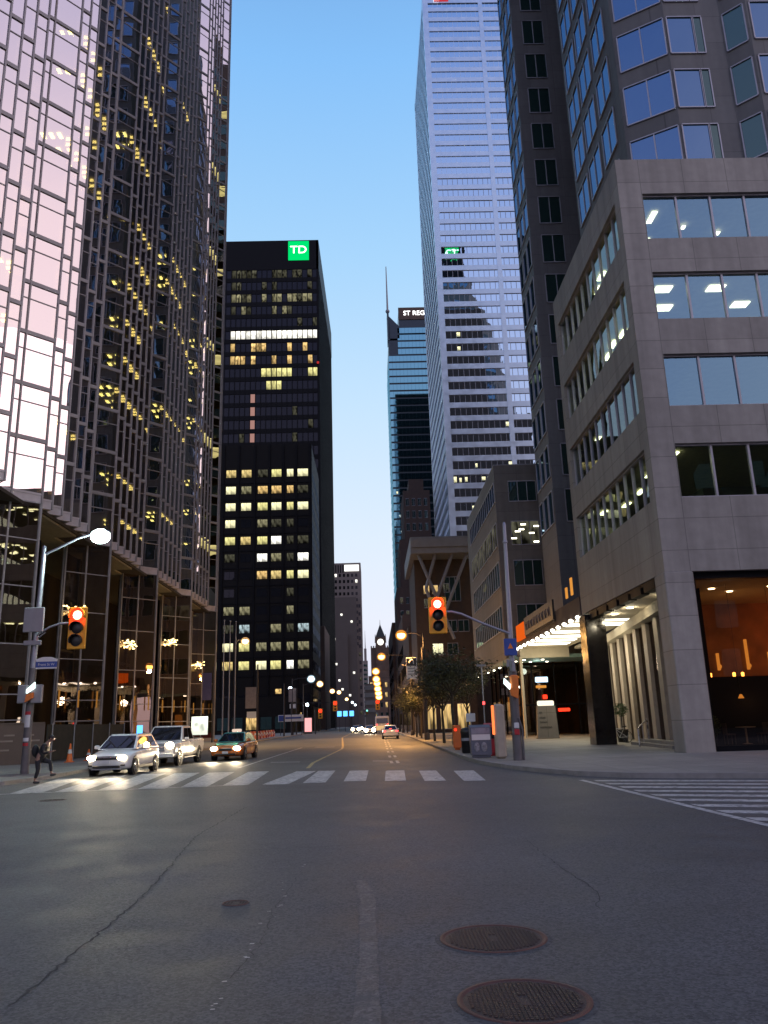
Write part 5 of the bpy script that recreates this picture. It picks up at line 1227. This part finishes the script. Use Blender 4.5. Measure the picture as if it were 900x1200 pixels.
for i,x in enumerate((-8.4,-6.9,-5.3)):
    o = small_box('blue_lit_sign',x-.55,x+.55,208,208.3,3.7,5.0,G['blue'],None); tag(o,('left','middle','right')[i]+' of three blue lit square signs over the left kerb','sign','blue lit signs')
    b = MB(); b.tube([(x,208.35,0.02),(x,208.35,4.9)],.07,6); p_ = b.build('post',M['pole_dark'],o)
t = thing('poster_shelter','pinkish lit poster panel standing on the left pavement','poster stand')
small_box('frame',-14.0,-12.3,168,168.3,.13,3.4,M['blk'],t); small_box('poster',-13.85,-12.45,167.93,167.99,.5,3.2,G['ad'],t)
t = thing('road_sign','long white and blue direction sign above the red barriers','road sign')
small_box('sign_plate',-17.2,-12.6,150.2,150.4,2.5,3.7,M['white'],t); small_box('blue_field',-17.1,-16.1,150.13,150.19,2.6,3.6,M['blue'],t); small_box('blue_field',-15.9,-13.0,150.13,150.19,3.0,3.3,M['blue'],t)
for x in (-16.8,-13.0): b = MB(); b.tube([(x,150.5,.1),(x,150.5,3.6)],.06,6); b.build('post',M['pole_dark'],t)
for i in range(9):
    t = thing('road_barrier','%s and white plastic barrier, %s from the near end of the row behind the taxi'%('orange' if i%3==1 else 'red','first second third fourth fifth sixth seventh eighth ninth'.split()[i]),'barrier','red barriers on the left pavement',(-15.6-.15*i,104+i*4.3,.13),math.radians(4))
    b = MB(); b.hexa([(-.3,0,0),(.3,0,0),(.3,3.9,0),(-.3,3.9,0)],[(-.12,.1,1.05),(.12,.1,1.05),(.12,3.8,1.05),(-.12,3.8,1.05)]); b.build('body',M['red'] if i%3 != 1 else M['orange'],t)
    b = MB(); b.box(.13,.27,.5,3.3,.55,.8); b.box(-.2,.2,-.02,.1,.35,.6); b.build('reflective_band',M['white'],t)

# ------------------------------------------------------------------ left pavement: hoarding, mesh fence, cones
t = thing('construction_hoarding','brown construction hoarding with pale printed lines behind the left signal pole','hoarding')
b = MB(); b.wall((-27,39.5),(-18.3,46.4),.12,2.25,.12); b.wall((-27,39.45),(-18.3,46.35),2.25,2.33,.2); b.build('panel',M['hoard'],t)
rr = random.Random(5)
for k in range(7):
    a = .30+k*.10
    for z,l in ((1.62,.05),(1.32,.06),(.85,.04)):
        s0 = a+rr.uniform(-.01,.02); p=(-27+8.7*s0+.03,39.5+6.9*s0-.035); q=(-27+8.7*(s0+l)+.03,39.5+6.9*(s0+l)-.035)
        b = MB(); b.wall(p,q,z,z+.09,.01); b.build('printed_line',M['hoard_txt'],t)
t = thing('mesh_fence','dark green mesh covered site fence beside the brown hoarding','fence')
b = MB(); b.wall((-18.2,46.5),(-18.0,60),.2,2.2,.04); b.build('mesh',M['mesh_g'],t)
for y in (46.6,50,53.3,56.6,59.9): b = MB(); b.tube([(-17.95,y,.12),(-17.95,y,2.3)],.035,6); b.build('post',M['grey'],t)
for x,y,s,lb in ((-16.9,46.6,1,'upright orange traffic cone in front of the dark mesh fence'),(-16.4,48.2,.62,'small dull orange cone beside the upright cone')):
    t = thing('traffic_cone',lb,'cone',None,(x,y,.13))
    b = MB(); b.bbox(-.22,.22,-.22,.22,0,.05,c=.015); b.build('base',M['orange'],t)
    b = MB(); b.lathe((0,0,.05),[(.17,0),(.035,.95*s),(.001,.96*s)],16); b.build('cone',M['orange'],t)
    b = MB(); b.lathe((0,0,.05),[(.118,.42*s),(.085,.64*s)],16); b.build('reflective_band',M['white'],t)

# ------------------------------------------------------------------ right corner furniture
small = thing('info_pillar','tall beige information pillar with glowing orange edge beside the right signal pole','pillar')
small_box('body',5.12,5.56,34.6,35.1,.13,2.35,M['stone_fin'],small); small_box('lit_edge',5.06,5.115,34.65,35.05,1.1,2.3,glow('orange_edge',(1,.22,.06),1.6),small)
t = thing('newspaper_box','dark newspaper box with white band and photo front by the right kerb','newspaper box',None,(4.68,36.0,.13))
b = MB(); b.hexa([(-.44,-.02,.12),(.44,-.02,.12),(.44,.5,.12),(-.44,.5,.12)],[(-.46,.06,1.28),(.46,.06,1.28),(.46,.5,1.38),(-.46,.5,1.38)]); b.bbox(-.40,.40,.05,.45,0,.14,c=.02); b.build('body',mat('slate_box',(.10,.11,.15),.45),t)
b = MB(); b.hexa([(-.40,-.005,.74),(.40,-.005,.74),(.40,.03,.74),(-.40,.03,.74)],[(-.40,.02,.98),(.40,.02,.98),(.40,.05,.98),(-.40,.05,.98)]); b.build('white_band',M['white'],t)
b = MB(); b.hexa([(-.40,.01,1.0),(.40,.01,1.0),(.40,.05,1.0),(-.40,.05,1.0)],[(-.40,.035,1.25),(.40,.035,1.25),(.40,.07,1.25),(-.40,.07,1.25)]); b.build('window',mat('grey_front',(.20,.20,.25),.3),t)
for x in (-.2,.12): b = MB(); b.ball((x,-.02,.45),.13,.02,.2); b.build('printed_shape',mat('print_grey',(.22,.22,.25),.5,0,.5,9),t)
t = thing('newspaper_box','red newspaper box behind the dark one','newspaper box',None,(5.5,37.6,.13))
b = MB(); b.hexa([(-.40,0,.12),(.40,0,.12),(.40,.5,.12),(-.40,.5,.12)],[(-.40,.08,1.36),(.40,.08,1.36),(.40,.5,1.44),(-.40,.5,1.44)]); b.bbox(-.36,.36,.05,.45,0,.5,c=.02); b.build('body',M['red'],t)
b = MB(); b.hexa([(-.3,.015,.75),(.3,.015,.75),(.3,.05,.75),(-.3,.05,.75)],[(-.3,.045,1.25),(.3,.045,1.25),(.3,.08,1.25),(-.3,.08,1.25)]); b.build('window',M['car_glass'],t)
t = thing('litter_bin','black round topped litter bin left of the dark newspaper box','bin',None,(4.72,41.6,.13))
b = MB(); b.lathe((0,0,0),[(.26,0),(.30,.05),(.32,.95),(.34,1.0),(.33,1.1),(.22,1.22),(.001,1.25)],18); b.build('body',M['blk'],t); b = MB(); b.lathe((0,0,.6),[(.322,0),(.322,.14)],18); b.build('band',M['grey'],t)
t = thing('orange_box','narrow orange vending box beside the litter bin','newspaper box',None,(4.72,46.5,.13))
b = MB(); b.bbox(-.22,.22,0,.4,.1,1.35,c=.04); b.bbox(-.15,.15,.1,.3,0,.1,c=.02); b.build('body',M['orange'],t); b = MB(); b.ball((-.08,-.02,1.1),.07,.03,.07); b.build('lamp',G['red'],t)
t = thing('notice_board','small white notice on a post among the street trees','notice',None,(6.0,50.5,.13))
b = MB(); b.tube([(0,0,0),(0,0,2.1)],.04,6); b.build('post',M['grey'],t); small_box('board',-.28,.28,-.06,-.02,1.5,2.0,M['white'],t)
t = thing('slim_post','slim post with small red light near the shop awning','post',None,(7.6,56,.13))
b = MB(); b.tube([(0,0,0),(0,0,5.2)],.05,6); b.build('post',M['pole'],t); small_box('red_light',-.08,.08,-.14,-.05,2.6,2.8,G['tail'],t); small_box('lamp_head',-.35,.3,-.1,.1,5.15,5.3,M['grey'],t)
t = thing('totem_sign','grey freestanding directory totem with dark script and lit top','sign',None,(14.0,66,.13))
b = MB(); b.hexa([(-.85,0,.08),(.85,0,.08),(.85,.45,.08),(-.85,.45,.08)],[(-.72,0,2.55),(.72,0,2.55),(.72,.45,2.55),(-.72,.45,2.55)]); b.bbox(-.9,.9,-.03,.48,0,.1,c=.02); b.build('body',M['concrete_c'],t)
small_box('lit_top',-.66,.66,.05,.4,2.55,2.95,glow('totem_light',(1,.92,.72),1.3),t)
for z,l in ((1.95,.35),(1.55,.55),(1.2,.6),(.8,1.0)):
    b = MB(); n=int(l/.12)
    for i in range(n): b.tube([(-.6+i*.12,-.012,z),(-.56+i*.12,-.012,z+.15),(-.51+i*.12,-.012,z+.02)],.022,5)
    b.build('script',M['blk'],t)
# handrail, bicycle, planters
t = thing('handrail','bent steel handrail at the arcade steps','handrail')
pt = [(13.7,42.6,.13),(13.7,42.6,1.0),(13.85,42.8,1.12),(14.95,44.9,1.48),(15.05,45.1,1.40),(15.05,45.1,.43)]
b = MB(); b.tube(pt,.035,8); b.build('rail',M['rim'],t); b = MB(); b.tube([(14.3,43.7,.28),(14.3,43.7,1.26)],.025,6); b.build('post',M['rim'],t)
t = thing('bicycle','bicycle with pale basket leaning by the stone fins','bicycle',None,(14.9,50.3,.13),math.radians(-14))
for y in (-.52,.52):
    b = MB(); n=24
    for k in range(n):
        a,c=2*PI*k/n,2*PI*(k+1)/n; b.tube([(0+y*1.0,math.cos(a)*0,0),(y,0,0)],.001,3) if False else None
    b.tube([(y+.33*math.cos(2*PI*k/24),0,.34+.33*math.sin(2*PI*k/24)) for k in range(25)],.02,6,cap=False)
    w = b.build('wheel',M['rubber'],t)
    b = MB()
    for k in range(8): a=PI*k/8; b.tube([(y+.31*math.cos(a),0,.34+.31*math.sin(a)),(y-.31*math.cos(a),0,.34-.31*math.sin(a))],.005,4)
    b.build('spokes',M['rim'],w)
b = MB(); b.tube([(.52,0,.34),(.10,0,.30),(-.12,0,.80),(.40,0,.84),(.10,0,.30)],.022,6); b.tube([(.52,0,.34),(-.12,0,.80)],.014,6); b.tube([(-.52,0,.34),(-.40,0,.84),(-.36,0,1.02)],.02,6); b.tube([(-.4,0,.84),(.40,0,.84)],.022,6); b.build('frame',M['white'],t)
b = MB(); b.tube([(-.40,-.26,1.02),(-.36,-.1,1.05),(-.36,.1,1.05),(-.40,.26,1.02)],.016,6); b.build('handlebar',M['chrome'],t)
b = MB(); b.ball((.44,0,.95),.13,.07,.04); b.build('saddle',M['blk'],t)
b = MB(); b.hexa([(-.75,-.13,.72),(-.5,-.13,.72),(-.5,.13,.72),(-.75,.13,.72)],[(-.8,-.16,.98),(-.47,-.16,.98),(-.47,.16,.98),(-.8,.16,.98)]); b.build('basket',M['stone_fin'],t)
def leaves(c, r, n, size, m, name, par, rr, squash=1.0, hollow=.35):
    b = MB()
    for _ in range(n):
        d = Vector((rr.gauss(0,1),rr.gauss(0,1),rr.gauss(0,1))).normalized(); k = (hollow+(1-hollow)*rr.random()**.6)
        p = Vector(c)+Vector((d.x*r*k,d.y*r*k,d.z*r*k*squash)); s_=size*rr.uniform(.6,1.4)
        u = Vector((rr.gauss(0,1),rr.gauss(0,1),rr.gauss(0,.6))).normalized(); v = u.cross(Vector((rr.gauss(0,1),rr.gauss(0,1),rr.gauss(0,1)))).normalized()
        b.face([p-u*s_,p-v*s_*.5,p+u*s_,p+v*s_*.5])
    return b.build(name,m,par)
rr = random.Random(11)
t = thing('potted_shrub','bushy green shrub in black pot right of the granite column','potted plant',None,(14.75,36.2,.13))
b = MB(); b.lathe((0,0,0),[(.001,.01),(.24,.0),(.32,.55),(.34,.6),(.28,.6),(.001,.55)],18); b.build('pot',M['blk'],t); leaves((0,0,1.0),.55,900,.06,M['leaf2'],'foliage',t,rr,1.05)
t = thing('potted_topiary','round clipped topiary on a stem in a dark pot behind the bicycle','potted plant',None,(15.6,51.6,.13))
b = MB(); b.lathe((0,0,0),[(.001,.01),(.3,0),(.38,.75),(.3,.75),(.001,.7)],14); b.build('pot',M['blk'],t); b = MB(); b.tube([(0,0,.7),(.02,0,1.6)],.035,6); b.build('stem',M['bark'],t); leaves((0,0,1.95),.48,700,.055,M['leaf2'],'foliage',t,rr,.9); 

# ------------------------------------------------------------------ street trees (right pavement)
def make_tree(name, seed, h, label):
    rr = random.Random(seed); t = thing(name, label, 'tree', 'street trees along the right kerb')
    b = MB(); b.tube([(0,0,0),(.03,.02,1.2),(-.02,.05,2.4),(.05,0,3.2)],[.12,.10,.085,.075],9); b.build('trunk',M['bark'],t)
    b = MB(); tips=[]
    for k in range(8):
        a = 2*PI*k/8+rr.uniform(-.3,.3); z0 = 2.3+rr.random()*1.0; l = rr.uniform(1.3,2.3); rise = rr.uniform(1.0,h-4.2)
        p0=Vector((0,.03,z0)); p1=p0+Vector((math.cos(a)*l*.5,math.sin(a)*l*.5,rise*.65)); p2=p0+Vector((math.cos(a)*l,math.sin(a)*l,rise))
        b.tube([p0,p1,p2],.05,6,r2=.015); tips += [p2,p1.lerp(p2,.3),p1.lerp(p2,.65)]
        for _ in range(3):
            q=p1+Vector((rr.gauss(0,.6),rr.gauss(0,.6),rr.uniform(.2,1.2))); b.tube([p1,q],.022,5,r2=.008); tips.append(q)
    b.build('branch',M['bark'],t)
    b = MB()
    for c in tips:
        if rr.random() < .20: continue
        R0=rr.uniform(.45,.95)
        for _ in range(int(125*R0)):
            d = Vector((rr.gauss(0,.5),rr.gauss(0,.5),rr.gauss(0,.38)))*R0; p=c+d; s_=rr.uniform(.06,.13)
            u = Vector((rr.gauss(0,1),rr.gauss(0,1),rr.gauss(0,.5))).normalized(); v=u.cross(Vector((rr.gauss(0,1),rr.gauss(0,1),rr.gauss(0,1)))).normalized()
            b.face([p-u*s_,p-v*s_*.5,p+u*s_,p+v*s_*.5])
    b.build('crown',M['leaf'],t); return t
tp = [make_tree('street_tree',21,7.0,'x'),make_tree('street_tree',33,7.4,'x')]
TR = [(5.6,57.5,1.12,'street tree nearest to the newspaper boxes, widest crown'),(5.3,62,1.0,'second street tree from the newspaper boxes'),(5.2,70,.95,'third street tree from the newspaper boxes'),(5.0,77.5,.95,'fourth street tree from the newspaper boxes'),(4.9,84,.85,'fifth street tree from the newspaper boxes'),(4.8,91,.85,'sixth street tree from the newspaper boxes'),(5.6,99,.9,'seventh street tree, beside the pavilion'),(5.6,112,.95,'eighth street tree, far along the pavilion'),(7.6,66,.95,'street tree set back near the shop awning'),(5.3,128,1.0,'last leafy street tree before the shop row')]
for i,(x,y,s,lb) in enumerate(TR):
    o = tp[i] if i < 2 else copy_tree(tp[i%2]); o.location=(x,y,.13); o.scale=(s,s,s*.95); o.rotation_euler.z=i*1.3; o['label']=lb
t = thing('sign_mast','white sign with black arrow symbol hung on a mast arm before the trees','road sign')
b = MB(); b.tube([(4.75,75,.13),(4.75,75,8.4)],.12,8,r2=.08); b.tube([(4.75,75,7.0),(3.7,75,6.6),(2.8,75,6.9)],.04,6); b.build('mast',M['pole_dark'],t)
small_box('sign_plate',3.2,4.2,74.8,74.86,5.55,7.5,M['white'],t); small_box('symbol_field',3.25,4.15,74.74,74.78,6.75,7.45,M['blk'],t)
b = MB(); b.tube([(3.5,74.72,6.95),(3.55,74.72,7.2),(3.7,74.72,7.3),(3.88,74.72,7.2),(3.88,74.72,6.9)],.05,6); b.build('arrow',M['white'],t)
for z in (6.45,6.2,5.95):
    b = MB(); b.box(3.35,4.05,74.76,74.79,z,z+.1); b.build('printed_line',M['grey'],t)

# ------------------------------------------------------------------ running person on the left kerb
def skin_mesh(name, chains, m, par=None, root=0, sub=2):
    """chains: list of [(point,radius),...]; the first point of a later chain joins the nearest existing vertex"""
    V=[];Rr=[];Ed=[]
    for ch in chains:
        prev=None
        for i,(p,r) in enumerate(ch):
            p=Vector(p)
            hit=next((k for k,v in enumerate(V) if (v-p).length<1e-4),None)
            if hit is None: V.append(p); Rr.append(r); hit=len(V)-1
            if prev is not None and prev!=hit: Ed.append((prev,hit))
            prev=hit
    me=bpy.data.meshes.new(name); me.from_pydata(V,Ed,[]); me.materials.append(m)
    o=bpy.data.objects.new(name,me); COL.objects.link(o)
    md=o.modifiers.new('skin','SKIN'); md.use_smooth_shade=True
    sv=me.skin_vertices[0].data if me.skin_vertices else None
    if sv is None:
        b=bmesh.new(); b.from_mesh(me); b.verts.layers.skin.verify(); b.to_mesh(me); b.free(); sv=me.skin_vertices[0].data
    for k,r in enumerate(Rr): sv[k].radius=(r,r); sv[k].use_root=(k==root)
    o.modifiers.new('sub','SUBSURF').levels=sub; o.modifiers['sub'].render_levels=sub
    if par: o.parent=par
    return o
# running to the right (+x): pelvis, chest leaning forward, rear leg stretched back, front knee up
T_ = thing('person','person in dark clothes running to the right across the pavement edge','person',None,(-11.95,30.0,.0),0)
pel=(0,0,.86); ch1=(.11,0,1.09); ch2=(.22,0,1.28); nk=(.29,0,1.42); hd=(.40,0,1.52)
hipL=(-.02,.10,.84); hipR=(-.02,-.10,.84)
kneeR=(.03,-.12,.44); ankR=(-.08,-.10,.10); toeR=(.12,-.10,.04)
kneeL=(.36,.10,.72); ankL=(.42,.10,.32); toeL=(.60,.10,.30)
shL=(.22,.19,1.29); shR=(.18,-.19,1.29); elL=(-.02,.30,1.12); wrL=(-.16,.24,.93); elR=(.24,-.30,1.03); wrR=(.49,-.24,1.08)
def fing(w,d,up):
    w=Vector(w); d=Vector(d).normalized(); s=Vector((-d.y,d.x,0)); s=s.normalized() if s.length>.1 else Vector((0,1,0)); palm=w+d*.07; out=[[(tuple(w),.026),(tuple(palm),.03)]]
    for i,l in enumerate((.07,.08,.075,.055)):
        a=palm+s*(i-1.5)*.02; out.append([(tuple(palm),.03),(tuple(a+d*.03),.010),(tuple(a+d*(.03+l*.55)),.009),(tuple(a+d*(.03+l*.8)+Vector(up)*.03),.008)])
    out.append([(tuple(w),.026),(tuple(w+s*.035+d*.03),.012),(tuple(w+s*.045+d*.07),.010)])
    return out
body=[[(pel,.13),(ch1,.13),(ch2,.13),(nk,.055),((.36,0,1.48),.07),(hd,.095),((.425,0,1.60),.075)],[(hd,.095),((.47,0,1.50),.04)],[(pel,.13),(hipL,.10),(kneeL,.06),(ankL,.04),(toeL,.03)],[(pel,.13),(hipR,.10),(kneeR,.06),(ankR,.04),(toeR,.03)],
      [(ch2,.13),(shL,.06),(elL,.042),(wrL,.026)],[(ch2,.13),(shR,.06),(elR,.042),(wrR,.026)]]+fing(wrL,(-.5,-.1,-.8),(.5,0,0))+fing(wrR,(.9,.1,.2),(0,0,.5))
o=skin_mesh('body',body,M['skin'],T_)
skin_mesh('jacket',[[((-.03,0,.80),.165),(pel,.17),(ch1,.165),(ch2,.155),((.26,0,1.38),.085)],[(ch2,.15),(shL,.08),(elL,.06),((-.13,.25,.97),.048)],[(ch2,.15),(shR,.08),(elR,.06),((.44,-.25,1.07),.048)]],M['jacket'],T_)
skin_mesh('trousers',[[((.0,0,.90),.145),(pel,.15)],[(pel,.15),(hipL,.115),(kneeL,.078),((.415,.10,.38),.058)],[(pel,.15),(hipR,.115),(kneeR,.078),((-.06,-.10,.17),.058)]],M['trouser'],T_)
for a,tt,nm in ((ankL,toeL,'l'),(ankR,toeR,'r')):
    skin_mesh('shoe',[[((a[0]-.05,a[1],a[2]-.05),.05),((a[0]+.05,a[1],a[2]-.05),.052),(tt,.042)]],M['shoe'],T_)
b = MB(); b.ball((.385,0,1.56),.105,.095,.10,14,8); b.build('hair',M['hair'],T_)
for y in (-.035,.035): b = MB(); b.ball((.488,y,1.535),.012,.014,.012,8,5); b.build('eye',M['blk'],T_)
b = MB(); b.ball((.50,0,1.505),.018,.014,.02,8,5); b.build('nose',M['skin'],T_); b = MB(); b.ball((.485,0,1.465),.012,.026,.008,8,5); b.build('mouth',M['red'],T_)
for y in (-.096,.096): b = MB(); b.ball((.39,y,1.52),.022,.012,.03,8,5); b.build('ear',M['skin'],T_)
b = MB(); b.ball((-.17,.02,1.12),.12,.17,.22,12,8); b.build('backpack',M['jacket'],T_)

# ------------------------------------------------------------------ output
S.view_settings.view_transform = 'Standard'; S.view_settings.look = 'None'; S.view_settings.exposure = 0; S.view_settings.gamma = 1
S.render.engine = 'CYCLES'; c = S.cycles
c.use_denoising = True; c.max_bounces = 8; c.glossy_bounces = 4; c.diffuse_bounces = 3; c.transparent_max_bounces = 12; c.sample_clamp_indirect = 4; c.sample_clamp_direct = 0
c.caustics_reflective = False; c.caustics_refractive = False; c.use_light_tree = True
